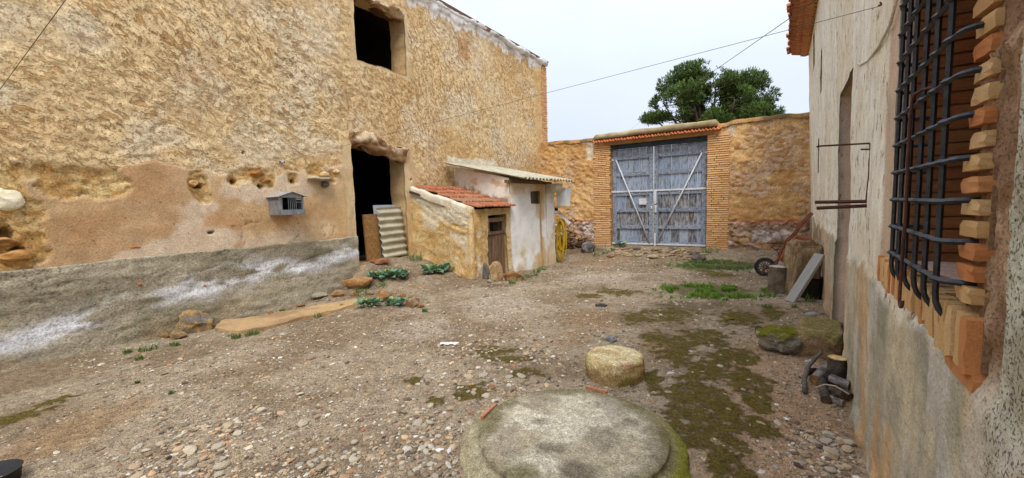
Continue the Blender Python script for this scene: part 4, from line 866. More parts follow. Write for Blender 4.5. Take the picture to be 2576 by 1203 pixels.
def leaf(x0, x1, side, label):
    zb_, zt_ = .10, 3.28; t = thing('gate_leaf', label, 'gate', ((x0+x1)/2, GY, zb_), 0, None); w_ = x1-x0
    npl = 6; pw = (w_-.02)/npl
    rails = [zb_+.02, zb_+.55, zb_+1.10, zb_+1.66, zb_+2.30, zb_+2.83]
    for k in range(npl):
        for q in range(5):            # boards, one run per panel so that each bay shows its own wear
            z0, z1 = rails[q], (rails[q+1] if q < 4 else zt_-.12)
            if q < 4: z1 = rails[q+1]
            o = obj('plank', box_me('plank', pw-.008, .025, z1-z0-.004, .003, k+q), m_gate_low if q in (0, 1, 2) and random.random() < .65 else m_gate, None, (x0+.01+pw*(k+.5), GY+.01+random.uniform(-.003, .003), z0)); kid(o, t)
        o = obj('plank', box_me('plank', pw-.008, .025, zt_-rails[5]-.0, .003, k), m_gate, None, (x0+.01+pw*(k+.5), GY+.012, rails[5]+.002)); kid(o, t)
    for xx, ww in ((x0+.065, .13), (x1-.065, .13)): kid(obj('stile', box_me('stile', ww, .05, zt_-zb_, .006, 2, .003), m_gframe, None, (xx, GY-.03, zb_)), t)
    for q, zz in enumerate(rails): kid(obj('rail', box_me('rail', w_-.262, .045, .12 if q != 3 else .10, .006, q, .003), m_gframe, None, ((x0+x1)/2, GY-.028, zz)), t)
    for zz in (zb_+.035, zb_+1.76): kid(obj('strap', box_me('strap', w_+.10, .02, .055, .003, 1), m_strap, None, ((x0+x1)/2+side*.03, GY-.068, zz)), t)
    kid(obj('hinge', box_me('hinge', .12, .04, .06, .004), m_strap, None, (x0-.02 if side < 0 else x1+.02, GY-.05, zb_+2.82)), t)
    xa, xb = (x0+.13, x1-.10) if side < 0 else (x1-.13, x0+.10)
    a = np.array([xa, GY-.085, zb_+2.85]); b2 = np.array([xb, GY-.085, zb_+.10]); V, F = tube([a, b2], .024, 6); kid(obj('brace', mkmesh('brace', V, F, True), m_strap), t)
    mb = MB()
    for zz in rails:
        for k in range(5):
            c = (x0+.18+k*(w_-.36)/4, GY-.055, zz+.06); V, F = tube([np.array(c), np.array(c)+np.array([0, -.012, 0])], .014, 6); mb.add(V, F)
    kid(obj('rivet', mb.mesh('rivet'), m_strap), t)
    return t
gm = (GX0+GX1)/2-.10
gl = leaf(GX0+.03, gm-.012, -1, 'left leaf of weathered blue plank gate with white lock box')
gr = leaf(gm+.012, GX1-.03, 1, 'right leaf of weathered blue plank gate with tall bolt')
kid(obj('lock_box', box_me('lock_box', .24, .04, .2, .006), m_strap, None, (gm-.34, GY-.06, 1.44)), gl)
b = MB(); V, F = tube([(gm-.50, GY-.06, 1.52), (gm-.18, GY-.06, 1.52)], .012, 6); b.add(V, F); kid(obj('lock_bolt', b.mesh('lock_bolt'), m_strap), gl)
kid(obj('keyhole_plate', box_me('keyhole_plate', .05, .02, .09, .003), m_strap, None, (gm-.06, GY-.065, 1.30)), gl)
kid(obj('latch', box_me('latch', .07, .03, .42, .006), m_strap, None, (gm+.06, GY-.07, 1.46)), gr)
kid(obj('handle', box_me('handle', .06, .05, .24, .01), m_strap, None, (gm+.07, GY-.07, 1.18)), gr)
kid(obj('drop_bolt', box_me('drop_bolt', .05, .04, .46, .008), m_strap, None, (gm+.05, GY-.075, .06)), gr)

# ------------------------------------------------------------------ house on the right
house = thing('house', 'cream plastered farmhouse wall with tall doorway and tiled eave on the right', 'house', (.6, 6, 0))
HTOP = 5.36
HW = (1.62, 2.60, 1.28, 2.74); HD = (4.45, 5.62, -.2, 2.64); S1 = (8.75, 9.1, 3.35, 4.05); S2 = (9.25, 9.6, 2.0, 2.62); UW = (11.0, 11.7, 4.35, 5.1)
def ho_disp(y, z):
    n = fbm(y*2, z*2, None, 4, 300); v = fbm(y*16, z*4.5, None, 4, 301, .6); pit = ss(.30, .55, v+.25*fbm(y*2.3, z*1.4, None, 3, 302))
    d = .003*v+.006*n; st = ss(1.42, 1.36, y+.03*n)
    near = ss(.25, .5, fbm(y*34, z*34, None, 3, 303)); d = d-.006*near*st
    dado = ss(1.12, 1.05, z+.10*n); cem = .012+.004*fbm(y*3, z*9, None, 4, 304)-.004*ss(.25, .5, fbm(y*30, z*30, None, 3, 305)); d = d*(1-dado*.9)+cem*dado*.9+.03*ss(.35, .0, z)*fbm(y*5, z*5, None, 3, 306)
    rawm = np.maximum(ss(1.36, 1.42, y+.02*n)*ss(1.66, 1.63, y)*ss(1.05, 1.2, z), ss(1.48, 1.5, y)*ss(2.82, 2.80, y)*ss(1.12, 1.14, z)*ss(1.32, 1.30, z)); d = d*(1-rawm)+rawm*(-.02+.016*fbm(y*22, z*16, None, 4, 307))
    pink = ss(2.60, 2.62, y)*ss(2.86, 2.83, y+.02*n)*ss(1.1, 1.25, z); d = d*(1-pink)+pink*(-.008+.002*n)
    low = ss(6.6, 5.8, y)*ss(5.62, 5.7, y)*ss(.9, .3, z); d = d-low*.02*(1+fbm(y*7, z*7, None, 3, 308))
    return d+.015*vn(y*.6, z*.6, None, 309)
def ho_col(y, z, d):
    n = fbm(y*2, z*2, None, 4, 300); v = fbm(y*16, z*4.5, None, 4, 301, .6); pit = ss(.32, .6, v+.25*fbm(y*2.3, z*1.4, None, 3, 302))
    c = mixc(S(240, 235, 216), S(230, 220, 194), ss(-.2, .5, fbm(y*1.6, z*1.1, None, 4, 310))); c = mixc(c, S(220, 206, 182), .5*ss(.1, .6, fbm(y*5, z*1.2, None, 4, 311)))
    st = ss(1.42, 1.36, y+.03*n); sc_ = mixc(S(206, 202, 178), S(178, 170, 144), ss(-.3, .4, fbm(y*5, z*5, None, 4, 312)));  c = mixc(c, sc_, st)
    dado = ss(1.12, 1.05, z+.10*n); dc = mixc(S(180, 170, 146), S(206, 192, 160), ss(-.4, .4, fbm(y*2.5, z*1.2, None, 5, 313))); dc = mixc(dc, S(206, 160, 104), .7*ss(.15, .55, fbm(y*4, z*1.1+4, None, 4, 314)-.0)); dc = mixc(dc, S(152, 150, 130), .6*ss(.1, .6, fbm(y*3+7, z*3, None, 4, 315)+.3*ss(2, 1, y))); dc = mixc(dc, S(216, 210, 196), .5*ss(.3, .7, fbm(y*6, z*2, None, 4, 316)))
    dc = mixc(dc, S(190, 150, 112), .6*ss(5.5, 7, y)*ss(-.2, .4, n)); dc = mixc(dc, S(124, 112, 92), .7*ss(6.5, 9, y)*ss(.0, .4, n+.2)); c = mixc(c, dc, dado)
    rawm = np.maximum(ss(1.36, 1.42, y+.02*n)*ss(1.66, 1.63, y)*ss(1.05, 1.2, z), ss(1.48, 1.5, y)*ss(2.82, 2.80, y)*ss(1.12, 1.14, z)*ss(1.32, 1.30, z)); c = mixc(c, mixc(S(140, 108, 80), S(174, 142, 110), ss(-.4, .4, fbm(y*18, z*12, None, 4, 317))), rawm)
    pink = ss(2.60, 2.62, y)*ss(2.86, 2.83, y+.02*n)*ss(1.1, 1.25, z); c = mixc(c, S(196, 168, 140), pink*.9)
    # stone dressing round the doorway and chipped foot
    dr = ss(4.2, 4.3, y)*ss(4.46, 4.42, y)*ss(2.7, 2.6, z)*0; c = mixc(c, S(206, 176, 140), dr)
    ft = ss(.7, .2, z+.25*n)*ss(5.6, 5.7, y); c = mixc(c, S(186, 152, 120), ft*.8)
    return c*(1+.10*fbm(y*14, z*9, None, 4, 318))[..., None]
U = np.concatenate([lines(-2, 1.2, .1), lines(1.2, 3.2, .0125, HW[:2])[1:], lines(3.2, 5.8, .022, HD[:2])[1:], lines(5.8, 13.42, .05, S1[:2]+S2[:2]+UW[:2])[1:]])
Vv = np.concatenate([lines(-.4, 2.9, .0145, HW[2:]+HD[2:]+S2[2:]), lines(2.9, HTOP, .045, S1[2:]+UW[2:])[1:]])
m_house = M_vc('peeling_limewash', 60, .22, .7, .006, .95, pits=.45, pit_scale=45)
rv = S(214, 186, 158)
V, F, C = wall_patch(U, Vv, [(*HW, .5, S(150, 112, 72)), (*HD, .42, rv), (*S1, .3, rv), (*S2, .3, rv), (*UW, .3, rv)], lambda u, v: np.stack([hxz(u, v), u, v], -1), ho_disp, ho_col, (1, 0, 0), warp=.006)
F = F[:, ::-1]
_y, _z = V[:, 1], V[:, 2]; _n = fbm(_y*2, _z*2, None, 4, 300); _face = ss(.06, .02, V[:, 0]-hxz(_y, _z)); _dd = ss(1.12, 1.05, _z+.10*_n); _raw = ss(1.36, 1.42, _y+.02*_n)*ss(1.66, 1.63, _y)*ss(1.05, 1.2, _z); _pk = ss(2.60, 2.62, _y)*ss(2.86, 2.83, _y+.02*_n)*ss(1.1, 1.25, _z)
_stu = ss(1.42, 1.36, _y+.03*_n); _R = (1-_dd)*(1-_stu)*(1-_raw)*(1-_pk)*_face; _G = np.clip(_stu+.25*_dd+_raw*.5, 0, 1)*_face
kid(obj('wall', mkmesh('house_wall', V, F, True, C, np.stack([_R, _G, 0*_R], -1)), M_streak('peeling_limewash')), house)
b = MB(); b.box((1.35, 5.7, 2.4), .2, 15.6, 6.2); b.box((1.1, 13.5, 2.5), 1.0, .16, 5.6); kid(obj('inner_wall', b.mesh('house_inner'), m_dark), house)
m_door = M('old_brown_door', S(96, 66, 44), S(72, 50, 36), 5, stretch=(4, 4, .6))
for k in range(5): kid(obj('door_plank', box_me('door_plank', .04, .23, 2.55, .004, k), m_door, None, (float(hx(5))+.40, 4.46+.115+k*.232, 0)), house)
b = MB(); b.box((float(hx(2.1))+.50, 2.1, 2.0), .05, 1.1, 1.6); kid(obj('shutter', b.mesh('shutter'), m_door), house)
# brick work of the window
m_wbrick = M('window_brick', S(212, 150, 96), S(228, 184, 124), 26, [(1, 1, 1), (1.02, 1.12, 1.12), (.88, .6, .46), (1.04, 1.12, 1.05), (.98, .8, .68), (1.08, 1.24, 1.34), (.92, .68, .55), (1.06, 1.18, 1.15)], 90, .3, .9, .004, .95)
m_rbrick = M('reveal_brick', S(168, 112, 66), S(146, 92, 54), 8, [(1, 1, 1), (.9, .86, .84), (1.12, 1.1, 1.06), (.95, .8, .7)], 70, .35, .9, .005, .95)  # darker copy of the window brick, shade of the reveal in its colour
brick_set(m_wbrick); brick_set(m_rbrick)
for mm in (m_wbrick, m_rbrick):
    for me in BRKM[mm.name]: me.materials.append(mm)
z = 1.30; k = 0
while z < 2.72:            # near jamb, headers
    wv = .122+random.uniform(-.012, .01); brick(house, (float(hx(1.58))+.056+random.uniform(-.008, .004), 1.535+wv/2, z), .13, wv, .043, random.uniform(-.03, .03), m_wbrick, random.uniform(-.02, .02))
    if k % 2 == 0: brick(house, (float(hx(2.65))+.058, 2.605+.055, z), .12, .10, .043, 0, m_wbrick)
    z += .0585; k += 1
z = 1.275; k = 0
while z < 2.74:            # far jamb, seen through the bars
    for q in range(2):
        l0 = .25 if (k+q) % 2 else .2; brick(house, (float(hx(2.6))+.14+q*.235, 2.612+random.uniform(-.005, .004), z), .225, .05, .046, 0, m_rbrick)
    z += .054; k += 1
b = MB(); b.box((float(hx(2.6))+.26, 2.625, 2.0), .5, .03, 1.6); kid(obj('jamb_mortar', b.mesh('jamb_mortar'), M('jamb_mortar', S(120, 86, 56), S(98, 70, 46), 9)), house)
m_mort = M('old_mortar', S(150, 118, 86), S(124, 94, 66), 30, None, 70, .4, 1.0, .008, .95)
for (yy, xo) in ((1.585, .072), (2.66, .075)): b = MB(); b.box((float(hx(yy))+xo, yy, 2.0), .12, .10, 1.5); kid(obj('jamb_mortar', b.mesh('jamb_filler'), m_mort), house)
b = MB(); b.box((float(hx(2.13))+.085, 2.13, 1.20), .16, 1.28, .13, Matrix.Rotation(-HK, 4, 'Z').to_3x3()); kid(obj('sill_mortar', b.mesh('sill_filler'), m_mort), house)
y = 1.50; k = 0
while y < 2.78:            # sill course of bricks on edge
    wv = random.uniform(.036, .046); hh = .125+random.uniform(-.012, .01)+(.03 if y < 1.75 else 0)
    brick(house, (float(hx(y))+.052+random.uniform(-.005, .005), y+wv/2, 1.275-hh+random.uniform(-.008, .006)), .16, wv, hh, random.uniform(-.02, .02), m_wbrick); y += wv+.014; k += 1
brick(house, (float(hx(1.6))+.045, 1.60, 1.085), .12, .22, .045, 0, m_wbrick, .03); brick(house, (float(hx(2.7))+.04, 2.72, 1.10), .1, .13, .045, 0, m_wbrick)
b = MB(); b.box((float(hx(2.1))+.30, 2.1, 1.262), .44, 1.0, .045); kid(obj('window_sill', b.mesh('window_sill'), M('sill_stone', S(172, 142, 124), S(196, 168, 150), 6)), house)
# eave: sawtooth bricks, flat bricks and half-round tiles
m_ebrick = M('eave_brick', S(176, 118, 76), S(196, 142, 98), 8, [(1, 1, 1), (.9, .85, .82), (1.1, 1.08, 1.02)], 50, .3, .7, .006, .95); brick_set(m_ebrick)
for me in BRKM[m_ebrick.name]: me.materials.append(m_ebrick)
def half_tile(name, l_, r0, r1, th=.014, n=8):
    V = []; F = []
    for q in range(2):
        rr_ = (r0, r1)[q]; x = (0, l_)[q]
        for rad in (rr_, rr_-th):
            for j in range(n+1): a = math.pi*j/n; V.append((x, rad*math.cos(a), rad*math.sin(a)*.8))
    k = n+1
    for j in range(n): F += [[j, j+1, 2*k+j+1, 2*k+j], [k+j+1, k+j, 3*k+j, 3*k+j+1], [j+1, j, k+j, k+j+1], [2*k+j, 2*k+j+1, 3*k+j+1, 3*k+j]]
    F += [[0, 2*k, 3*k, k], [n, k+n, 3*k+n, 2*k+n]]
    return mkmesh(name, V, F, False)
HT = half_tile('roof_tile', .46, .085, .10); HT.materials.append(M('eave_tile', S(182, 112, 74), S(150, 104, 76), 8, [(1, 1, 1), (.85, .85, .85), (1.1, 1.05, 1)], 50, .35, .6, .005, .95))
y = 13.5; k = 0
while y > 5.2:
    ex = float(hxz(y, HTOP)); z0 = HTOP-.12
    brick(house, (ex-.07, y, z0-.02), .15, .15, .055, math.pi/4, m_ebrick)
    brick(house, (ex-.14+random.uniform(-.02, .02), y, z0+.05), .28, .128, .045, random.uniform(-.03, .03), m_ebrick)
    o = obj('roof_tile', HT, None, None, (ex-.44+random.uniform(-.035, .03), y, z0+.11+random.uniform(-.01, .015)), (random.uniform(-.1, .1), -.22, random.uniform(-.07, .07))); kid(o, house)
    o = obj('roof_tile', HT, None, None, (ex-.37+random.uniform(-.03, .03), y+.09, z0+.15), (math.pi, .22, random.uniform(-.05, .05))); kid(o, house)
    y -= .178; k += 1
b = MB(); b.box((2.75, 5.7, HTOP+.78), 5.0, 15.8, .06, Matrix.Rotation(-.22, 4, 'Y').to_3x3()); kid(obj('roof', b.mesh('house_roof'), m_ebrick), house)
# ------------------------------------------------------------------ wrought grille
grille = thing('window_grille', 'black wrought iron window grille with bars curved into the wall', 'grille', (.41, 2.1, 1.2))
m_iron = M('black_iron', S(30, 31, 34), S(50, 51, 54), 30, None, 60, .3, .5, .003, .55, 0, spec=.4)
OFF = .045
gvx = [2255, 2269, 2284, 2314, 2340, 2372]; gv = [float(onh(x, 420, OFF)[1]) for x in gvx]
gv = list(np.linspace(gv[0], gv[-1], 6)*.55+np.array(gv)*.45)
gzl = [float(onh(x, y, OFF)[2]) for x, y in ((2372, 312), (2366, 410), (2363.6, 507), (2362, 602), (2356, 702))]
pz = np.polyfit(range(5), gzl, 1); gzl = [float(np.polyval(pz, k)) for k in range(-9, 5)]
ztop = max(gzl)+.06; zbot = min(gzl)-.055
def sq_bar(path, r): return tube(path, r, 4)
for y in gv:
    xw = float(hx(y)); x = xw-OFF
    p = bez((xw+.06, y, zbot-.075), (xw-.005, y, zbot-.085), (x, y, zbot-.06), (x, y, zbot+.01), 8)+[(x, y, z) for z in np.linspace(zbot+.05, ztop, 12)]+bez((x, y, ztop+.03), (x, y, ztop+.08), (xw-.01, y, ztop+.09), (xw+.06, y, ztop+.085), 6)
    V, F = tube(p, .0078, 4); kid(obj('upright_bar', mkmesh('upright_bar', V, F, False), m_iron), grille)
for z in gzl:
    xg = lambda y: float(hx(y))-OFF
    y0, y1 = gv[-1], gv[0]
    p = bez((float(hx(1.6))+.06, 1.585, z+.004), (float(hx(1.6))-.01, 1.60, z+.004), (xg(1.66), y0-.10, z+.004), (xg(y0), y0-.03, z), 7)
    ys_ = sorted(gv)
    for q, y in enumerate(ys_):
        p += [(xg(y)-.002, y-.02, z), (xg(y)-.010, y, z), (xg(y)-.002, y+.02, z)]
    p += bez((xg(y1), y1+.035, z), (xg(y1), y1+.075, z), (float(hx(y1))-.01, y1+.085, z), (float(hx(y1))+.06, y1+.06, z), 5)
    V, F = sq_bar(p, .0084); kid(obj('cross_bar', mkmesh('cross_bar', V, F, False), m_iron), grille)
m_rust = M('rusty_iron', S(92, 52, 32), S(66, 42, 32), 20, None, 60, .35, .5, .002, .8)
# long hook hanging on a cross bar
zz = [q for q in gzl if abs(q-float(onh(2340, 240, .06)[2])) < .08]; zz = zz[0] if zz else 1.85
hy = 1.985; xh = float(hx(hy))-OFF-.026
p = bez((xh+.055, hy-.16, zz-.09), (xh+.06, hy-.15, zz+.03), (xh+.02, hy-.10, zz+.035), (xh, hy-.04, zz+.02), 7)+bez((xh-.002, hy-.02, zz+.005), (xh-.004, hy, zz-.05), (xh-.002, hy-.005, zz-.2), (xh, hy-.005, zz-.4), 6)
zb_ = float(onh(2330, 822, .06)[2]); p += [(xh-.003, hy-.004, zz-.5), (xh-.004, hy-.002, zb_+.06)]+bez((xh-.004, hy-.002, zb_+.03), (xh-.006, hy-.005, zb_-.012), (xh-.004, hy-.05, zb_-.012), (xh-.004, hy-.045, zb_+.025), 7)
V, F = tube(p, .0055, 6); tag(obj('iron_hook', mkmesh('iron_hook', V, F, True), m_rust), 'long thin rusty rod with a hooked end hanging on the grille', 'hook')
# terracotta pot lying on the sill behind the bars
pc = (float(hx(1.95))+.22, 2.02, 1.285); prof = [(.10, 0), (.105, .02), (.10, .03), (.085, .05), (.07, .09), (.045, .13), (.03, .15), (0, .152)]
V = []; F = []; n = 20
for (r_, h_) in prof:
    for j in range(n): a = 2*math.pi*j/n; V.append((r_*math.cos(a), r_*math.sin(a), h_))
for i in range(len(prof)-1):
    for j in range(n): F.append([i*n+j, i*n+(j+1) % n, (i+1)*n+(j+1) % n, (i+1)*n+j])
F.append(list(range(n))[::-1]); tag(obj('clay_lid', mkmesh('clay_lid', V, F, True), M('terracotta', S(176, 96, 58), S(196, 122, 80), 8), None, pc, None, 1.2), 'conical terracotta pot lid on the window sill behind the bars', 'pot lid')
# rusty wall bracket
br = thing('iron_bracket', 'rusty folding iron bracket sticking out of the wall beside the window', 'bracket', (.47, 3.3, 1.5))
yb_ = 3.32; xw = float(hx(yb_))
def P3(px, py, y=yb_): return on(1, y, px, py)
def bar(name, pts, r, par, mat=m_rust, n=4):
    V, F = tube(pts, r, n); return kid(obj(name, mkmesh(name, V, F, False), mat), par)
bar('shelf_arm', [P3(2050, 509), P3(2185, 507), (xw+.03, yb_, P3(2195, 509)[2])], .011, br); bar('shelf_arm', [P3(2054, 524), P3(2200, 517), (xw+.03, yb_, P3(2203, 519)[2])], .011, br)
bar('rear_arm', [(P3(2185, 507)[0], yb_, P3(2185, 507)[2]), (P3(2203, 519)[0], yb_-.0, P3(2203, 519)[2])], .007, br)
bar('upright', [P3(2203, 520), P3(2200, 440), P3(2192, 366)], .011, br); bar('upright', [P3(2180, 507), P3(2187, 440), P3(2192, 366)], .007, br)
bar('top_arm', [P3(2057, 368), P3(2130, 364), P3(2186, 361), P3(2193, 368)], .006, br, n=6); bar('wall_peg', [P3(2165, 376), (xw+.03, yb_, P3(2197, 377)[2])], .005, br)
bar('hook_end', [P3(2057, 368), P3(2055, 371)], .006, br, n=6)
# ------------------------------------------------------------------ overhead wires
m_wire = M('grey_wire', S(96, 94, 92))
def wire(name, a, b2, sag, r, label, n=30):
    a, b2 = np.array(a, float), np.array(b2, float); p = [a+(b2-a)*t-np.array([0, 0, 4*sag*t*(1-t)]) for t in np.linspace(0, 1, n)]
    V, F = tube(p, r, 5); return tag(obj(name, mkmesh(name, V, F, True), m_wire), label, 'wire')
A = on(0, XB, 706, 408)+np.array([.05, 0, 0]); B = onh(2228, 12)
wire('wire', A, B, .0, .0018, 'thin wire stretched across the yard from the barn wall to the house wall')
ins = thing('insulator', 'small pale insulator clip on the barn wall left of the doorway', 'insulator', A-np.array([.05, 0, 0]))
V, F = tube([A-np.array([.10, 0, .0]), A+np.array([.03, 0, 0])], .02, 8); kid(obj('peg', mkmesh('peg', V, F), M('porcelain', S(196, 206, 212))), ins)
V, F = tube([A+np.array([0, -.05, 0]), A+np.array([0, .05, 0])], .012, 6); kid(obj('clip', mkmesh('clip', V, F), m_rust), ins)
c = on(0, XB-.25, 1021, 452); V, F = tube([c-np.array([.0, -.06, 0]), c-np.array([0, .04, 0])], .03, 8); tag(obj('light_switch', mkmesh('light_switch', V, F), M('porcelain_b', S(206, 206, 204))), 'small pale fitting on the jamb of the barn doorway', 'switch')
A2 = on(1, 9.5, 1992, 18); A2[0] = max(A2[0], .06)
B2 = on(1, 45, 1590, 322); wire('wire', A2+np.array([.35, 0, .02]), B2, .0, .008, 'dark wire dropping from the house eave past the pine tree')
A3 = on(0, XB, -60, 307); B3 = np.array([float(hxz(1.4726, 4.5))+.02, 1.4726, 4.5])
wire('wire', A3+np.array([-.03, 0, 0]), B3, 0, .003, 'thin dark wire crossing the upper left corner of the barn wall')
p = [onh(2255, 0, .03), onh(2240, 60, .03), onh(2212, 115, .03), onh(2185, 152, .03), onh(2165, 163, .03), onh(2158, 160, .02)]
p = [onh(2268, -120, .02)]+p; V, F = tube(p, .0075, 6); tag(obj('cable', mkmesh('cable', V, F, True), M('white_cable', S(206, 198, 180))), 'pale cable looping down the house wall above the doorway', 'cable')
mb = MB()
for q in ((2210, 14, 2232, 8), (2214, 6, 2226, 22), (2195, 24, 2212, 10)): V, F = tube([onh(q[0], q[1], .03), onh(q[2], q[3], .0)], .004, 5); mb.add(V, F)
tag(obj('wire_anchor', mb.mesh('wire_anchor'), m_rust), 'twisted rusty wire anchor high on the house wall', 'anchor')

# ------------------------------------------------------------------ bird cage on the barn wall
m_zinc = M('galvanised_sheet', S(128, 132, 138), S(160, 164, 168), 8, None, 40, .25, .3, .002, .5, .5, spec=.5)
cx0 = XB+.045; cy0, cz0 = wpt(660, 536); 
pL = on(0, XB+.42, 712, 540); pR = on(0, XB+.42, 767, 540)
cD = .40; fy0 = float(on(0, XB+cD, 707, 540)[1]); fy1 = float(on(0, XB+cD, 766, 538)[1]); fz0 = float(on(0, XB+cD, 708, 541)[2]); fz1 = float(on(0, XB+cD, 708, 493)[2])
cage = thing('bird_cage', 'grey galvanised bird cage with gabled lid hanging on the barn wall', 'cage', (XB+.03, (fy0+fy1)/2, fz0))
xb0, xb1 = XB+.02, XB+cD; ym = (fy0+fy1)/2; gh_ = .075
def panel(name, V, F, mat=m_zinc): return kid(obj(name, mkmesh(name, V, F, False), mat), cage)
b = MB(); b.box(((xb0+xb1)/2, fy0, (fz0+fz1)/2), xb1-xb0, .006, fz1-fz0); kid(obj('side_panel', b.mesh('side_panel'), m_zinc), cage)
b = MB(); b.box(((xb0+xb1)/2, fy1, (fz0+fz1)/2), xb1-xb0, .006, fz1-fz0); kid(obj('side_panel', b.mesh('side_panel'), m_zinc), cage)
b = MB(); b.box(((xb0+xb1)/2, ym, fz0), xb1-xb0, fy1-fy0, .006); kid(obj('base', b.mesh('cage_base'), m_zinc), cage)
b = MB(); b.box((xb0, ym, (fz0+fz1)/2), .006, fy1-fy0-.012, fz1-fz0-.02); kid(obj('back_panel', b.mesh('back_panel'), m_dark), cage)
V = []; F = []
for (x, t_) in ((xb0-.0, 0), (xb1+.035, 0)):
    for dz in (0, -.006): V += [(x, fy0-.045, fz1-.012+dz), (x, ym, fz1+gh_+dz), (x, fy1+.045, fz1-.012+dz)]
F = [[0, 1, 7, 6], [1, 2, 8, 7], [3, 9, 10, 4], [4, 10, 11, 5], [0, 6, 9, 3], [2, 5, 11, 8], [6, 7, 10, 9], [7, 8, 11, 10], [0, 3, 4, 1], [1, 4, 5, 2]]
panel('lid', V, F, M('pale_zinc', S(186, 186, 182), S(160, 160, 156), 6, None, 40, .2, .3, .002, .5, .4))
V = [(xb1, fy0, fz1), (xb1, fy1, fz1), (xb1, ym, fz1+gh_-.008), (xb1+.004, fy0, fz1), (xb1+.004, fy1, fz1), (xb1+.004, ym, fz1+gh_-.008)]
panel('gable', V, [[0, 2, 1], [3, 4, 5], [0, 1, 4, 3], [1, 2, 5, 4], [2, 0, 3, 5]])
hgt = fz1-fz0
for k in range(2):
    b = MB(); b.box((xb1+.018, fy0+(fy1-fy0)*(.25+.5*k)+.004, fz0+hgt*.13), .03, (fy1-fy0)/2-.006, hgt*.27); kid(obj('feed_tray', b.mesh('feed_tray'), m_zinc), cage)
for yy in (fy0+.012, fy1-.012): b = MB(); b.box((xb1-.004, yy, (fz0+fz1)/2), .012, .024, hgt); kid(obj('corner_post', b.mesh('corner_post'), m_zinc), cage)
b = MB(); b.box((xb1-.004, ym, fz1-.012), .012, fy1-fy0, .03); kid(obj('top_rail', b.mesh('top_rail'), m_zinc), cage)
for t_ in (.08, .34, .42, .50, .58, .66, .90): b = MB(); b.box((xb1, fy0+(fy1-fy0)*t_, fz0+hgt*.6), .005, .006, hgt*.74); kid(obj('cage_bar', b.mesh('cage_bar'), m_zinc), cage)
b = MB(); b.box((xb1, fy0+(fy1-fy0)*.78, fz0+hgt*.66), .005, (fy1-fy0)*.24, .007); kid(obj('cage_bar', b.mesh('cage_bar'), m_zinc), cage)
b = MB()
for r in range(2):
    for k in range(9): b.box((xb0+.05+k*(xb1-xb0-.08)/9, fy0-.004, fz1-.03-r*.03), .016, .004, .013)
kid(obj('air_slots', b.mesh('air_slots'), m_dark), cage)
b = MB()
for r in range(2):
    for k in range(6): b.box((xb1+.002, fy0+(fy1-fy0)*(.70+.035*k), fz1-.035-r*.024), .005, .009, .012)
kid(obj('punched_strip', b.mesh('punched_strip'), M('yellowed_zinc', S(206, 186, 140))), cage)

# ------------------------------------------------------------------ sheets leaning in the barn doorway
def sheet_at(name, me, mat, origin, ux, uz, label, cat):
    """mesh lying in local x,y put up with x->ux, y->uz"""
    ux = Vector(ux).normalized(); uz = Vector(uz).normalized(); n = ux.cross(uz); m = Matrix((ux, uz, n)).transposed().to_4x4(); m.translation = Vector([float(q) for q in origin]); o = obj(name, me, mat); o.matrix_world = m; return tag(o, label, cat)
xs_ = XB-.12; y0, y1 = float(on(0, xs_, 958, 640)[1]), float(on(0, xs_, 1016, 640)[1])
sheet_at('corrugated_sheet', corrug('corrugated_sheet', y1-y0, 1.16, .165, .028, .012), m_asb, (xs_+.10, y0, .44), (.02, 1, .04), (-.09, 0, 1), 'short corrugated fibre cement sheet standing in the barn doorway', 'sheet')
y0, y1 = float(on(0, xs_-.08, 920, 640)[1]), float(on(0, xs_-.08, 956, 640)[1])
o = obj('board', box_me('chip_board', .05, y1-y0, 1.02, .004, 1, .004), M('chip_board', S(168, 126, 74), S(140, 100, 58), 14, None, 60, .45, .8, .006, .95), None, (xs_-.05, (y0+y1)/2, .43), (0, -.06, 0)); tag(o, 'brown chipboard panel leaning in the barn doorway', 'board')
y0, y1 = float(on(0, xs_-.15, 945, 540)[1]), 6.78
o = obj('panel', box_me('white_panel', .02, y1-y0, 1.22, .003), M('white_laminate', S(196, 198, 206), S(184, 186, 194), 3, None, 40, .08, .1), None, (xs_-.14, (y0+y1)/2, .43), (0, -.07, 0)); tag(o, 'white laminate panel behind the corrugated sheet in the doorway', 'panel')

# ------------------------------------------------------------------ cistern cover and millstone
lc = np.array([-1.13, 2.375]); lz = float(gz0(*lc))
V = []; F = []; C = []; n = 120; rings = [(0, .098), (.15, .099), (.3, .098), (.45, .097), (.56, .096), (.603, .095), (.609, .092), (.613, .070), (.655, .058), (.70, .036), (.735, .006), (.752, -.08)]
dense = []
for q in range(len(rings)-1):
    for t in (0, .25, .5, .75): dense.append((rings[q][0]+(rings[q+1][0]-rings[q][0])*t, rings[q][1]+(rings[q+1][1]-rings[q][1])*t))
dense.append(rings[-1])
for i, (r_, h_) in enumerate(dense):
    for j in range(n):
        a = 2*math.pi*j/n; wob = 1+.018*float(vn(math.cos(a)*2, math.sin(a)*2, None, 400))*(r_ > .3)+(.03*float(vn(math.cos(a)*6, math.sin(a)*6, None, 401)) if r_ > .72 else 0)
        V.append((r_*wob*math.cos(a), r_*wob*math.sin(a), h_))
V = np.array(V); rad = np.hypot(V[:, 0], V[:, 1]); f = fbm(V[:, 0]*9, V[:, 1]*9, V[:, 2]*9, 4, 402); V[:, 2] += .004*f+.003*fbm(V[:, 0]*30, V[:, 1]*30, None, 2, 403)-.012*ss(.014, 0, np.abs(rad-.607))*ss(-.2, .1, -V[:, 0])
for i in range(len(dense)-1):
    for j in range(n): F.append([i*n+j, i*n+(j+1) % n, (i+1)*n+(j+1) % n, (i+1)*n+j])
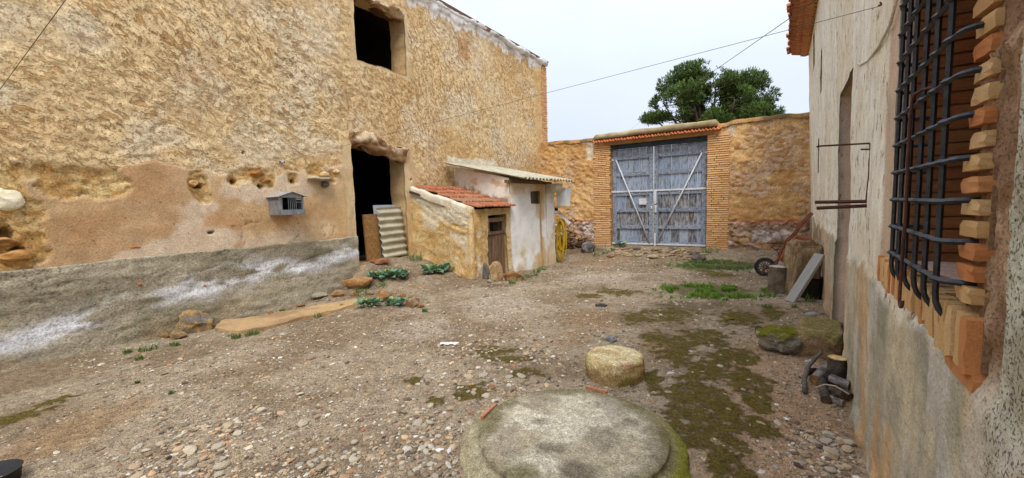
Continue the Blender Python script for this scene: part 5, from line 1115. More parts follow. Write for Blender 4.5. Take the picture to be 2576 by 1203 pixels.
n1 = fbm(V[:, 0]*4, V[:, 1]*4, None, 5, 404); C = mixc(S(182, 168, 138), S(208, 196, 168), ss(-.3, .4, n1)); C = mixc(C, S(132, 120, 102), .5*ss(.15, .5, fbm(V[:, 0]*5+3, V[:, 1]*5, None, 4, 405)))
for (px, py, rr_) in ((1385, 1125, .12), (1455, 1190, .16), (1360, 1060, .11), (1590, 1060, .10)):
    q = on(2, lz+.10, px, py)[:2]-lc; C = mixc(C, S(104, 92, 76), .7*ss(rr_, rr_*.4, np.hypot(V[:, 0]-q[0], (V[:, 1]-q[1])*1.3)+.05*n1))
ms = ss(.50, .66, rad+.10*n1); dirr = V[:, 0]*.75-V[:, 1]*.1; C = mixc(C, S(128, 118, 56), ms*.75*ss(-.5, .3, dirr+.3*n1)); C = mixc(C, S(132, 128, 30), ms*.9*ss(.25, .5, dirr+.1*n1)*ss(.62, .7, rad)); C = mixc(C, S(150, 136, 92), ms*.6*ss(.1, -.4, dirr))
C = mixc(C, S(104, 94, 62), .6*ss(.45, .62, rad+.1*n1)*ss(.66, .6, rad))
lid = thing('cistern_cover', 'large round mossy concrete cistern cover in the foreground gravel', 'cistern cover', (*lc, lz))
m_conc = M_vc('old_concrete', 95, .5, 1.0, .006, .95, pits=.5, pit_scale=70, scale2=20, amt2=.28)
o = obj('slab', mkmesh('slab', V, F, True, C), m_conc, lid)
for (px, py, px2, py2) in ((1212, 1048, 1248, 1014), (1475, 972, 1528, 984)):
    a = on(2, lz+.09, px, py); b2 = on(2, lz+.09, px2, py2); L = float(np.linalg.norm(b2-a)); o = obj('terracotta_strip', box_me('terracotta_strip', L, .028, .03, .004, 1, .002), M('terracotta_strip', S(176, 112, 82), S(190, 134, 104), 20), lid, ((a+b2)/2-np.array([*lc, lz])-np.array([0, 0, .026])), (0, 0, math.atan2(b2[1]-a[1], b2[0]-a[0])))
mc = np.array([-1.245, 3.55]); mz = float(gz0(*mc))
V = []; F = []; n = 64; prof = [(0, .205), (.1, .207), (.18, .206), (.225, .200), (.245, .188), (.258, .165), (.264, .12), (.262, .07), (.255, .02), (.245, -.04)]
dense = []
for q in range(len(prof)-1):
    for t in (0, .33, .67): dense.append((prof[q][0]+(prof[q+1][0]-prof[q][0])*t, prof[q][1]+(prof[q+1][1]-prof[q][1])*t))
dense.append(prof[-1])
for (r_, h_) in dense:
    for j in range(n): a = 2*math.pi*j/n; V.append((r_*math.cos(a), r_*math.sin(a), h_))
V = np.array(V); f = fbm(V[:, 0]*11, V[:, 1]*11, V[:, 2]*14, 5, 410, .6); rad = np.hypot(V[:, 0], V[:, 1]); side = ss(.2, .25, rad)
V[:, :2] *= (1+.05*f*side+.02*fbm(V[:, 0]*4, V[:, 1]*4, None, 2, 411)*side)[:, None]; V[:, 2] += .003*f*(1-side)
for i in range(len(dense)-1):
    for j in range(n): F.append([i*n+j, i*n+(j+1) % n, (i+1)*n+(j+1) % n, (i+1)*n+j])
C = mixc(S(186, 156, 104), S(214, 192, 142), ss(-.3, .4, f)); C = mixc(C, S(224, 208, 164), .6*(1-side)*ss(-.2, .4, fbm(V[:, 0]*9, V[:, 1]*9, None, 4, 412)+.2)); C = mixc(C, S(150, 118, 72), side*.6*ss(.15, .05, V[:, 2])); C = mixc(C, S(176, 128, 112), .7*side*ss(.1, .5, fbm(V[:, 0]*5, V[:, 1]*5, V[:, 2]*5, 3, 413))); C = mixc(C, S(150, 140, 60), .5*side*ss(.15, .5, fbm(V[:, 0]*6+3, V[:, 1]*6, V[:, 2]*6, 3, 414)))
tag(obj('millstone', mkmesh('millstone', V, F, True, C), M_vc('tufa', 90, .5, 1.0, .008, .95, pits=.55, pit_scale=60, scale2=22, amt2=.25), None, (*mc, mz)), 'squat round pale stone drum standing behind the cistern cover', 'millstone')

# ------------------------------------------------------------------ larger rocks, each placed by where it stands
TAN = (S(190, 150, 104), S(220, 188, 140)); ORG = (S(204, 150, 100), S(224, 182, 128)); PALE_ = (S(206, 194, 162), S(226, 216, 190)); GRY = (S(128, 118, 104), S(156, 144, 126)); CRM = (S(196, 172, 128), S(216, 196, 154))
def rock(px, py, wpx, hpx, cols, label, seed, dep=.8, flat=None, rz=None, sub=3, cat='rock', rough=.20, keepbox=None, name='rock', cuts=10):
    """stands at picture point (px,py) = middle of its foot; wpx,hpx its size in the picture"""
    P = gp(px, py); s = mpp(P); w_ = wpx*s/2; h_ = hpx*s
    me = rock_mesh(name, seed, sub, rough, cuts, 1.0, cols, keepbox=keepbox); zmax = max(v.co.z for v in me.vertices); xw_ = max(abs(v.co.x) for v in me.vertices)
    d = ray(px, py); d = d[:2]/np.linalg.norm(d[:2]); P2 = P+np.array([*(d*w_*dep*.6), 0]); P2[2] = float(gz(P2[0], P2[1]))
    o = obj(name, me, m_rock_vc, None, P2-np.array([0, 0, .03*h_]), (0, 0, YAW if rz is None else rz), (w_/xw_, w_*dep/xw_, h_/zmax)); return tag(o, label, cat)
rock(490, 838, 90, 58, (S(156, 142, 122), S(220, 176, 106)), 'big rounded boulder half grey half orange against the barn plinth', 501, .8, cat='boulder', sub=4)
rock(447, 853, 50, 22, TAN, 'flattish tan rock just left of the big two tone boulder', 502); rock(415, 851, 24, 16, ORG, 'small orange rock at the left end of the boulder group', 503)
rock(805, 752, 42, 15, PALE_, 'flat pale angular slab of stone at the plinth foot', 504, .7); rock(850, 748, 34, 19, ORG, 'rusty orange rock right of the flat pale slab', 505)
rock(903, 728, 86, 28, (S(200, 146, 90), S(216, 174, 120)), 'long layered orange rock at the corner of the barn plinth', 506, .5, sub=4, rough=.2)
rock(966, 760, 46, 32, (S(190, 150, 110), S(220, 164, 104)), 'rounded orange and grey rock between two leafy plants', 507); rock(1040, 772, 40, 22, (S(168, 120, 78), S(206, 180, 144)), 'angular brown rock right of the leafy plants', 508); rock(1058, 775, 20, 15, ORG, 'little orange rock at the right end of the rubble', 509); rock(932, 743, 22, 13, CRM, 'small cream rock behind the leafy plants', 510); rock(1033, 755, 16, 15, TAN, 'small upright tan rock beside the leafy plant', 511); rock(1010, 752, 26, 13, ORG, 'small orange rock behind the right leafy plant', 512)
rock(955, 668, 52, 12, (S(206, 140, 100), S(190, 120, 80)), 'flat pinkish rock lying in front of the corrugated sheet', 513, .6); rock(890, 745, 22, 14, ORG, 'small orange rock beneath the layered rock', 519)
rock(860, 776, 14, 12, ORG, 'tiny orange stone on the earth strip by the plinth', 514); rock(680, 793, 14, 12, ORG, 'small rust coloured stone on the paving strip', 515); rock(758, 772, 30, 10, TAN, 'low tan stone lying along the plinth foot', 516)
rock(1250, 708, 42, 52, (S(204, 164, 112), S(226, 192, 142)), 'tall rough tan boulder standing at the plank door', 520, .7, sub=4, rough=.2, cat='boulder'); rock(1222, 703, 20, 44, (S(132, 126, 118), S(158, 152, 142)), 'narrow grey upright stone at the lean-to door jamb', 521, .8)
rock(1292, 706, 56, 26, (S(160, 112, 66), S(190, 146, 96)), 'low brown rock right of the tall boulder', 522, .6); rock(1232, 712, 16, 8, PALE_, 'little white stone at the foot of the tall boulder', 523)
for k in range(9):
    rock(1186+random.uniform(0, 26), 700-random.uniform(0, 14)+k*.6, random.uniform(7, 15), random.uniform(5, 11), random.choice((CRM, ORG, PALE_)), 'broken stone chip in the crumbled corner of the lean-to', 530+k, sub=2, cat='stone', name='rubble_chip')['group'] = 'crumbled chips at the lean-to corner'
rock(1538, 861, 28, 15, (S(176, 176, 178), S(206, 206, 206)), 'light grey jagged stone beyond the millstone', 545, cat='stone'); rock(1512, 772, 34, 7, (S(96, 92, 88), S(120, 114, 108)), 'dark flat stone flush in the gravel', 546, .5, cat='stone')
rock(1835, 808, 24, 9, (S(176, 160, 40), S(150, 140, 40)), 'small stone covered in yellow moss on the damp ground', 547, cat='stone')
# mossy slab, dressed block and white stone by the doorway
MOS = S(136, 128, 30)
rock(1968, 888, 128, 62, (S(170, 156, 130), S(206, 192, 164), S(150, 142, 40)), 'broad flat rock covered with yellow green moss', 550, .75, sub=5, rough=.28, keepbox=.75)
rock(1912, 842, 26, 22, (S(104, 100, 70), S(130, 122, 90)), 'small dark mossy stone left of the broad mossy rock', 551, cat='stone')
P = gp(2074, 905); o = obj('dressed_block', rock_mesh('dressed_block', 552, 5, .09, 0, 1, (S(190, 148, 104), S(214, 180, 134), S(168, 150, 84)), keepbox=.33, freq=3, colfreq=4), m_rock_vc, None, (P[0]-.02, P[1]+.36, P[2]-.02), (0, 0, -.1), (.19, .36, .15)); tag(o, 'squared sandstone block with mossy top against the house wall', 'block')
rock(2040, 800, 26, 14, (S(224, 222, 216), S(206, 204, 198)), 'bright white stone behind the squared sandstone block', 553, cat='stone')
# rag
P = gp(1130, 866); s = mpp(P); V = []; F = []
for i in range(14):
    for j in range(5): V.append(((i-6.5)*46*s/13, (j-2)*.02+.01*math.sin(i), .006+.012*abs(float(vn(i*.6, j*.9, None, 560)))))
for i in range(13):
    for j in range(4): F.append([i*5+j, (i+1)*5+j, (i+1)*5+j+1, i*5+j+1])
tag(obj('rag', mkmesh('rag', V, F, True), m_white, None, P, (0, 0, YAW)), 'strip of white rag lying on the gravel', 'rag')
# paving strip along the plinth
pts = [(540, 832), (600, 842), (680, 828), (760, 805), (850, 785), (905, 770), (898, 757), (760, 782), (660, 800), (560, 812)]
Q = [gp(*p) for p in pts]; V = [(q[0], q[1], q[2]+.045) for q in Q]+[(q[0], q[1], q[2]-.08) for q in Q]; k = len(Q)
F = [list(range(k))]+[[j, k+j, k+(j+1) % k, (j+1) % k] for j in range(k)]
bm = bmesh.new(); bv = [bm.verts.new(v) for v in V]
for f in F: bm.faces.new([bv[q] for q in f])
bmesh.ops.recalc_face_normals(bm, faces=bm.faces[:]); bmesh.ops.triangulate(bm, faces=[f for f in bm.faces if len(f.verts) > 4]); bmesh.ops.subdivide_edges(bm, edges=bm.edges[:], cuts=5, use_grid_fill=True)
V = np.array([v.co[:] for v in bm.verts]); V += .012*np.stack([fbm(V[:, 0]*6, V[:, 1]*6, V[:, 2]*6, 3, 570+q) for q in range(3)], 1); F = [[v.index for v in f.verts] for f in bm.faces]; bm.free()
tag(obj('paving_strip', mkmesh('paving_strip', V, F, False, mixc(S(180, 148, 106), S(152, 122, 88), ss(-.3, .4, fbm(V[:, 0]*3, V[:, 1]*3, None, 4, 574)))), m_plaster), 'broken strip of sandy paving along the barn plinth', 'paving')
# ------------------------------------------------------------------ beside the house: block, plank, stump, wheelbarrow, pot
P = gp(2012, 748); s = mpp(P)
o = obj('stone_pillar', rock_mesh('stone_pillar', 600, 5, .11, 1, 1, (S(160, 130, 92), S(200, 170, 128)), keepbox=.3, freq=3.5, colfreq=4), m_rock_vc, None, (P[0], P[1]+.22, P[2]-.03), (0, .05, .35), (33*s, .2, 140*s/1.75)); tag(o, 'upright porous stone block leaning near the house wall', 'stone block')
P = gp(1988, 760); s = mpp(P); top = np.array([P[0]+70*s*.85, P[1]+.25, P[2]+118*s]); d = top-P; L = float(np.linalg.norm(d))
o = obj('plank', box_me('grey_plank', .17, .045, L, .004, 1, .002), M('grey_board', S(160, 158, 150), S(140, 136, 126), 5, stretch=(6, 6, .5)), None, P); o.rotation_euler = Vector(d).to_track_quat('Z', 'Y').to_euler(); tag(o, 'grey board leaning diagonally against the porous stone block', 'plank')
def log(name, a, b2, r, cols, endc, label, cat='log', seed=0, group=None, knot=.08):
    """barked log with sawn ends, from a to b2"""
    a, b2 = np.array(a, float), np.array(b2, float); t = thing(name, label, cat, a, 0, group); n = 16; k = 8; V = []; ax = (b2-a); L = np.linalg.norm(ax); ax /= L; h = np.array([0, 0, 1.]) if abs(ax[2]) < .8 else np.array([1., 0, 0]); e1 = np.cross(ax, h); e1 /= np.linalg.norm(e1); e2 = np.cross(ax, e1); C = []
    rr_ = np.zeros((k, n))
    for i in range(k):
        for j in range(n):
            an = 2*math.pi*j/n; q = r*(1+knot*float(fbm(math.cos(an)*2+seed, math.sin(an)*2, np.array(i*.5), 3, seed))+.03*float(vn(j*1.7, i*.2, None, seed+4))); p = ax*L*i/(k-1)+q*(math.cos(an)*e1+math.sin(an)*e2); V.append(p); C.append(mixc(np.array(cols[0]), np.array(cols[1]), ss(-.3, .3, float(fbm(j*.7, i*.6, None, 3, seed+9)))))
    F = [[i*n+j, i*n+(j+1) % n, (i+1)*n+(j+1) % n, (i+1)*n+j] for i in range(k-1) for j in range(n)]
    o = obj('bark', mkmesh('bark', V, F, True, np.array(C)), m_wood_vc, t)
    for e, sgn in ((0, -1), (k-1, 1)):
        VV = [V[e*n+j] for j in range(n)]; c = sum(VV)/n; W = [c+ax*sgn*.002]+VV+[c+(v-c)*.5+ax*sgn*.001 for v in VV]; FF = [[1+j, 1+(j+1) % n, 1+n+(j+1) % n, 1+n+j] for j in range(n)]+[[1+n+j, 1+n+(j+1) % n, 0] for j in range(n)]
        rings_ = [np.array(endc)*.9]+[np.array(endc)*.75]*n+[np.array(endc)*1.0]*n; obj('sawn_end', mkmesh('sawn_end', W, FF, False, np.array(rings_)), m_wood_vc, t)
    return t
GW = (S(130, 116, 98), S(104, 88, 70)); P = gp(1956, 738); s = mpp(P); log('chopping_stump', P+np.array([0, .1, -.02]), P+np.array([.0, .1, 66*s]), 21*s, GW, S(176, 168, 154), 'short weathered grey tree stump standing by the stone block', 'stump', 611, knot=.1)
# wheelbarrow tipped up against the wall
wc_ = gp(1924, 694); s = mpp(wc_); wy = wc_[1]; Rw = 24*s
wb = thing('wheelbarrow', 'rusty wheelbarrow tipped up on its black wheel against the house wall', 'wheelbarrow', wc_)
wz = wc_[2]+Rw-.01
def PW_(px, py, dy=0): return on(1, wy+dy, px, py)
def torus(c, R, r, n=32, m=10):
    V = []; F = []
    for i in range(n):
        a = 2*math.pi*i/n
        for j in range(m): t = 2*math.pi*j/m; V.append((c[0]+(R+r*math.cos(t))*math.cos(a), c[1]+r*1.2*math.sin(t), c[2]+(R+r*math.cos(t))*math.sin(a)))
    for i in range(n):
        for j in range(m): F.append([i*m+j, ((i+1) % n)*m+j, ((i+1) % n)*m+(j+1) % m, i*m+(j+1) % m])
    return V, F
wcx = np.array([wc_[0], wy, wz]); wheel = thing('x', '', ''); bpy.data.objects.remove(wheel)
wo_ = kid(obj('wheel', mkmesh('tyre', *torus(wcx, Rw*.84, Rw*.16)), M('black_rubber', S(40, 40, 42), S(54, 54, 56), 10, rough=.8)), wb)
mb = MB(); mb.add(*torus(wcx, Rw*.62, Rw*.05, 28, 6)); mb.add(*torus(wcx, Rw*.12, Rw*.06, 14, 6))
for k in range(12): a = 2*math.pi*k/12; mb.add(*tube([wcx+np.array([math.cos(a)*Rw*.1, 0, math.sin(a)*Rw*.1]), wcx+np.array([math.cos(a)*Rw*.66, 0, math.sin(a)*Rw*.66])], .008, 5))
rim_ = obj('rim', mb.mesh('rim', True), M('grey_rim', S(90, 92, 94), S(70, 70, 72), 9), wo_)
m_brown = M('brown_rust', S(130, 76, 46), S(100, 58, 38), 12, None, 50, .3, .4, .002, .8)
for dy in (-.13, .30):
    p = [wcx+np.array([.02, dy*.35, -.02])]+[PW_(x, y, 0)+np.array([0, dy, 0]) for x, y in ((1955, 660), (1962, 640), (1975, 612), (1985, 602), (1998, 590), (2020, 560), (2044, 536))]
    V, F = tube(p, .019, 8); kid(obj('frame_tube', mkmesh('frame_tube', V, F, True), m_brown), wb)
p = [wcx+np.array([-.02, -.06, 0]), wcx+np.array([-.04, -.07, -Rw*.95])]; V, F = tube(p, .02, 8); kid(obj('nose_leg', mkmesh('nose_leg', V, F), m_brown), wb)
p = [PW_(1959, 645, -.1), PW_(1957, 634, -.1), PW_(1942, 622, -.1), PW_(1930, 611, -.1), PW_(1972, 613, -.1)]; V, F = tube(p, .009, 6); kid(obj('leg_stay', mkmesh('leg_stay', V, F), m_rust), wb)
# tray: open pan
a0, a1, a2 = PW_(1962, 652), PW_(2004, 594), PW_(1998, 662); 
def pan():
    ax = (a1-a0); L = np.linalg.norm(ax); ax /= L; nrm = np.array([ax[2], 0, -ax[0]]); V = []
    for (u, v, dpt) in ((0, 0, 0), (1.0, 0, 0), (1.12, .0, .24), (-.06, .0, .20)):
        for dy in (-.12, .42): V.append(a0+ax*L*u+nrm*dpt+np.array([0, dy+(-.07 if dy < 0 else .07)*(dpt > 0), 0]))
    F = [[0, 1, 3, 2], [2, 3, 5, 4], [0, 6, 7, 1], [0, 2, 4, 6], [1, 7, 5, 3]]; return V, F
V, F = pan(); o = kid(obj('tray', mkmesh('tray', V, F, False), M('tray_rust', S(150, 82, 46), S(116, 66, 42), 8, None, 40, .3)), wb); md = o.modifiers.new('s', 'SOLIDIFY'); md.thickness = .006
# black bucket behind the plank
P = gp(2036, 752); s = mpp(P); V = []; F = []; n = 24
for (r_, h_) in ((.11, 0), (.135, .02), (.15, .30), (.155, .31), (.145, .31), (.125, .03), (0, .03)):
    for j in range(n): a = 2*math.pi*j/n; V.append((r_*math.cos(a), r_*math.sin(a), h_))
for i in range(6):
    for j in range(n): F.append([i*n+j, i*n+(j+1) % n, (i+1)*n+(j+1) % n, (i+1)*n+j])
m_blk = M('black_plastic', S(34, 32, 32), S(44, 42, 40), 6, rough=.6)
tag(obj('bucket', mkmesh('bucket', V, F, True), m_blk, None, P+np.array([.02, .1, 0]), None, (1, 1, 1)), 'black bucket in the shade behind the grey board', 'bucket')
P = gp(12, 1215); tag(obj('pot', mkmesh('pot', V, F, True), m_blk, None, P+np.array([-.03, -.06, -.02]), None, (.95, .95, .34)), 'dark round pot at the lower left edge of the picture', 'pot')
# ------------------------------------------------------------------ log pile by the house wall
BK = (S(92, 78, 66), S(60, 50, 44)); BKs = (S(130, 120, 110), S(84, 74, 66)); EN = S(206, 168, 108); EN2 = S(150, 112, 72)
def LP(px, py, dz=0): q = gp(px, py); q[2] += dz; return q
P = LP(2106, 972); s = mpp(P); log('log', P+np.array([0, .06, -.01]), P+np.array([0, .06, 68*s]), 20*s, BK, EN, 'thick upright log with fresh pale sawn top beside the wall', 'log', 701)
gl_ = 'firewood logs piled by the house wall'
s = mpp(LP(2090, 1000)); r1 = 13*s
def lg(p0, z0, p1, z1, rpx, c, e, lab, sd_): a = LP(*p0); b2 = LP(*p1); a[2] += z0; b2[2] += z1; log('log', a, b2, rpx*s, c, e, lab, 'log', sd_, gl_)
lg((2052, 972), .05, (2082, 945), .07, 15, BKs, EN2, 'fat lichened log lying at the back of the firewood pile', 702)
lg((2078, 1018), .035, (2068, 975), .05, 11, BK, S(90, 70, 50), 'dark log pointing towards the viewer on the left of the pile', 703)
lg((2138, 1003), .10, (2088, 985), .11, 11, BKs, S(84, 66, 50), 'mottled log lying on top of the firewood pile', 704)
lg((2120, 1012), .05, (2090, 996), .06, 9, BK, S(110, 84, 58), 'thin log in the middle of the firewood pile', 705)
lg((2140, 1014), .05, (2115, 1000), .06, 8, BK, S(80, 62, 48), 'small dark log at the right end of the firewood pile', 706)
lg((2122, 1026), .03, (2085, 1012), .03, 9, BKs, EN2, 'log with tan cut end at the bottom front of the pile', 707)
lg((2105, 975), .03, (2078, 960), .05, 9, BK, EN2, 'short dark log under the upright one', 708)
p = [LP(2025, 994, .02), LP(2023, 972, .07), LP(2033, 952, .11), LP(2050, 938, .13), LP(2062, 925, .13), LP(2064, 912, .12)]; V, F = tube(p, [.018, .019, .018, .016, .014, .010], 8); tag(obj('branch', mkmesh('branch', V, F, True), M('grey_bark', S(110, 100, 90), S(80, 72, 66), 14)), 'bent grey branch leaning on the left of the firewood', 'branch')
p = [LP(2045, 990, .04), LP(2075, 992, .08), LP(2100, 1003, .10), LP(2135, 1018, .08)]; V, F = tube(p, .006, 6); tag(obj('twig', mkmesh('twig', V, F, True), M('pale_twig', S(190, 176, 150), S(150, 130, 104), 14)), 'thin pale twig lying across the firewood pile', 'twig')
rock(2040, 948, 34, 22, (S(84, 66, 50), S(120, 96, 74)), 'rough dark chunk of bark behind the branch', 720, cat='bark', sub=4, rough=.35, name='bark_chunk')

# ------------------------------------------------------------------ gate threshold stones, brushwood heap
for k in range(46):
    px = random.uniform(1530, 1770); py = random.uniform(628, 650); 
    rock(px, py, random.uniform(9, 26), random.uniform(4, 9), random.choice((TAN, CRM, (S(176, 140, 112), S(196, 164, 136)), GRY)), 'worn cobble of the rough threshold in front of the gate', 800+k, .7, sub=2, cat='cobble', name='cobble')['group'] = 'cobbles before the gate'
rock(1755, 657, 42, 17, (S(120, 108, 96), S(146, 132, 118)), 'dark angular stone at the right end of the gate threshold', 860, cat='stone'); rock(1645, 652, 34, 11, (S(206, 182, 140), S(216, 196, 156)), 'large pale cobble in front of the left gate leaf', 861, cat='cobble', name='cobble'); rock(1480, 636, 40, 28, (S(110, 104, 98), S(150, 146, 142)), 'dark grey rock at the end of the brushwood heap', 862, cat='rock')
mb = MB(); rr = random.Random(3)
for k in range(420):
    px = rr.uniform(1396, 1478); t = (px-1396)/82; q = on(1, 12.75+rr.uniform(-.45, .35), px, 630); x, y = q[0], q[1]; g0 = float(gz0(x, y)); z = g0+rr.uniform(.0, .48)*(1-.55*t)*(1-abs(y-12.75)*.8); a = rr.uniform(0, 6.28); l = rr.uniform(.12, .4); dz = rr.uniform(-.3, .3)*l
    d = np.array([math.cos(a)*l, math.sin(a)*l, dz]); c = np.array([x, y, max(z, g0+.02)]); col = np.array(rr.choice((S(84, 64, 50), S(110, 84, 62), S(70, 52, 42), S(150, 126, 104), S(126, 72, 48))))
    mid = c+d*.5+np.array([rr.uniform(-.04, .04), 0, rr.uniform(0, .05)]); V, F = tube([c, mid, c+d], [.012*rr.uniform(.6, 1.6), .011, .006], 5); mb.add(V, F, col)
o = obj('brushwood', mb.mesh('brushwood', True), m_wood_vc); tag(o, 'heap of dark twigs and brushwood behind the shed', 'brushwood'); o['kind'] = 'stuff'
# ------------------------------------------------------------------ gravel and loose stones
def in_view(x, y, z=0.0, mg=40):
    d = np.stack([x-CAM[0], y-CAM[1], np.full_like(x, z)-CAM[2]], -1); zz = d@_f; px = PW/2+FPX*(d@_r)/zz; py = PH/2-FPX*(d@_u)/zz
    return (zz > .3) & (px > -mg*3) & (px < PW+mg) & (py < PH+mg*2) & (py > 0)
def free(x, y):
    ok = (x > XB+.12) & (x < hx(y)-.05) & (y < YB-.1)
    ok &= ~((x < XF+.08) & (y > 6.55) & (y < 10.4)); ok &= np.hypot(x-lc[0], y-lc[1]) > .75; ok &= np.hypot(x-mc[0], y-mc[1]) > .25
    return ok
_ico = bmesh.new(); bmesh.ops.create_icosphere(_ico, subdivisions=1, radius=1); IV = np.array([v.co[:] for v in _ico.verts]); IF = np.array([[v.index for v in f.verts] for f in _ico.faces]); _ico.free()
OV = np.array([(1, 0, 0), (-1, 0, 0), (0, 1, 0), (0, -1, 0), (0, 0, 1), (0, 0, -1)], float); OF = np.array([(0, 2, 4), (2, 1, 4), (1, 3, 4), (3, 0, 4), (2, 0, 5), (1, 2, 5), (3, 1, 5), (0, 3, 5)])
PALG = np.array([S(196, 184, 160), S(214, 204, 184), S(170, 148, 120), S(150, 126, 100), S(186, 150, 112), S(128, 112, 96), S(206, 176, 136), S(222, 216, 204), S(104, 90, 76), S(188, 126, 90)])
PWG = np.array([.16, .09, .20, .19, .10, .12, .07, .02, .04, .01])
def scatter(n, sampler, smin, smax, BV, BF, seed, zf=.55):
    r = np.random.default_rng(seed); x, y = sampler(r, n); k = free(x, y) & in_view(x, y); x, y = x[k], y[k]; n = len(x); s = smin*(smax/smin)**(r.random(n)**2.2)
    V = np.repeat(BV[None], n, 0)*(1+.35*(r.random((n, len(BV), 1))-.5)); V = V*np.stack([s*r.uniform(.8, 1.6, n), s*r.uniform(.7, 1.1, n), s*r.uniform(zf*.6, zf*1.2, n)], -1)[:, None]
    a = r.uniform(0, 6.28, n); c, sn = np.cos(a)[:, None], np.sin(a)[:, None]; X = V[..., 0]*c-V[..., 1]*sn; Y = V[..., 0]*sn+V[..., 1]*c; Z = V[..., 2]+X*r.normal(0, .2, n)[:, None]
    z = gz(x, y)+.008*fbm(x*9, y*9, None, 4, 21)+s*zf*.15; V = np.stack([X+x[:, None], Y+y[:, None], Z+z[:, None]], -1)
    F = BF[None]+(np.arange(n)*len(BV))[:, None, None]; C = PALG[r.choice(len(PALG), n, p=PWG)]*(r.uniform(.45, 1.1, n))[:, None]; C = np.repeat(C[:, None], len(BV), 1)
    return V.reshape(-1, 3), F.reshape(-1, 3), C.reshape(-1, 3)
def near_s(r, n):           # density falls with distance
    u = r.random(n); d = .9*(6.0/.9)**u*1.0; th = r.uniform(math.radians(-28), math.radians(92), n); return -np.sin(th)*d, np.cos(th)*d
def far_s(r, n): return r.uniform(-7.3, .7, n), r.uniform(1, 13.3, n)
def moss_thin(f, pw=.75):
    def g_(r, n):
        x, y = f(r, n); m = ss(.35, .8, blob(x, y, MOSS)+.2*fbm(x*5, y*5, None, 3, 31)); gr_ = ss(.2, .7, blob(x, y, GRASS)); k = r.random(n) > np.maximum(m*pw, gr_*.9); oc = ss(.4, 1, blob(x, y, OCHRE[:2])); k &= r.random(n) > oc*.6; return x[k], y[k]
    return g_
parts = [scatter(75000, moss_thin(near_s), .003, .0085, OV, OF, 11), scatter(30000, moss_thin(near_s), .0035, .013, OV, OF, 1), scatter(5500, moss_thin(near_s), .008, .026, IV, IF, 2), scatter(26000, moss_thin(far_s), .006, .020, OV, OF, 3), scatter(2500, moss_thin(far_s), .014, .035, IV, IF, 4)]
def cl_s(r, n):
    P = [gp(px, py) for (px, py) in CL]; sg = np.array([q[2] for q in CLS]) if False else CLS; i = r.integers(0, len(P), n); P = np.array(P)[i]; s_ = np.array(sg)[i]; return P[:, 0]+r.normal(0, 1, n)*s_, P[:, 1]+r.normal(0, 1, n)*s_
CL = [(1090, 1110), (1060, 1060), (1120, 1160), (1010, 1150), (850, 1160), (470, 1100), (560, 1120), (620, 1060), (520, 1170), (400, 1180), (1250, 870), (1330, 900), (1180, 880), (1150, 960), (1280, 950), (1240, 1000), (1500, 690), (1600, 690), (1700, 640), (2060, 1120), (2080, 1180), (720, 1190), (1560, 670)]
CLS = [.10, .10, .1, .12, .12, .12, .14, .14, .1, .12, .22, .2, .2, .15, .2, .15, .5, .4, .5, .1, .08, .12, .4]
parts.append(scatter(3000, cl_s, .006, .03, IV, IF, 5))
off = 0; VV = []; FF = []; CC = []
for v, f, c in parts: VV.append(v); FF.append(f+off); CC.append(c); off += len(v)
m_grav = M_vc('gravel', 200, .25, .4, .003, .9)
o = obj('gravel', mkmesh('gravel', np.concatenate(VV), np.concatenate(FF), False, np.concatenate(CC)), m_grav); o['kind'] = 'stuff'
LS = [rock_mesh('loose_stone', 900+k, 2, .2, 5, .55, None) for k in range(8)]
m_ls = M('loose_stone', S(196, 184, 160), S(168, 150, 124), 12, [(1, 1, 1), (1.15, 1.18, 1.2), (.8, .76, .72), (1.05, .96, .86), (.9, .92, .96), (1.05, .9, .78), (1.2, 1.2, 1.2)], 60, .3, .7, .006, .95)
for me in LS: me.materials.append(m_ls)
rr = np.random.default_rng(77); nst = 0
while nst < 250:
    if rr.random() < .72: i = rr.integers(0, len(CL)); q = gp(*CL[i]); x, y = q[0]+rr.normal(0, CLS[i]*1.2), q[1]+rr.normal(0, CLS[i]*1.2); s = .013*(3.3**(rr.random()**1.9))
    else: x, y = near_s(rr, 1); x, y = float(x[0]), float(y[0]); s = .012*(3.2**(rr.random()**2))
    if not (free(np.array(x), np.array(y)) and in_view(np.array([x]), np.array([y]), 0, 0)[0]): continue
    o = obj('loose_stone', LS[rr.integers(0, 8)], None, None, (x, y, float(gz(x, y))-.12*s), (rr.normal(0, .12), rr.normal(0, .12), rr.uniform(0, 6.28)), (s*rr.uniform(1, 1.5), s, s*rr.uniform(.7, 1.1)))
    qx, qy, _ = proj((x, y, 0.0)); lidd = math.hypot(x-lc[0], y-lc[1])
    wh = 'beside the rim of the cistern cover' if lidd < 1.15 else ('in the gravel along the house wall' if x > float(hx(y))-.7 and y < 5 else ('in the stony patch at the lower left' if qx < 800 and qy > 960 else ('on the stony ground before the gate' if y > 6 else ('on the gravel near the barn side' if x < -3.6 else 'on the open gravel in mid yard'))))
    tag(o, 'small loose stone lying '+wh, 'stone', 'loose stones '+wh); nst += 1
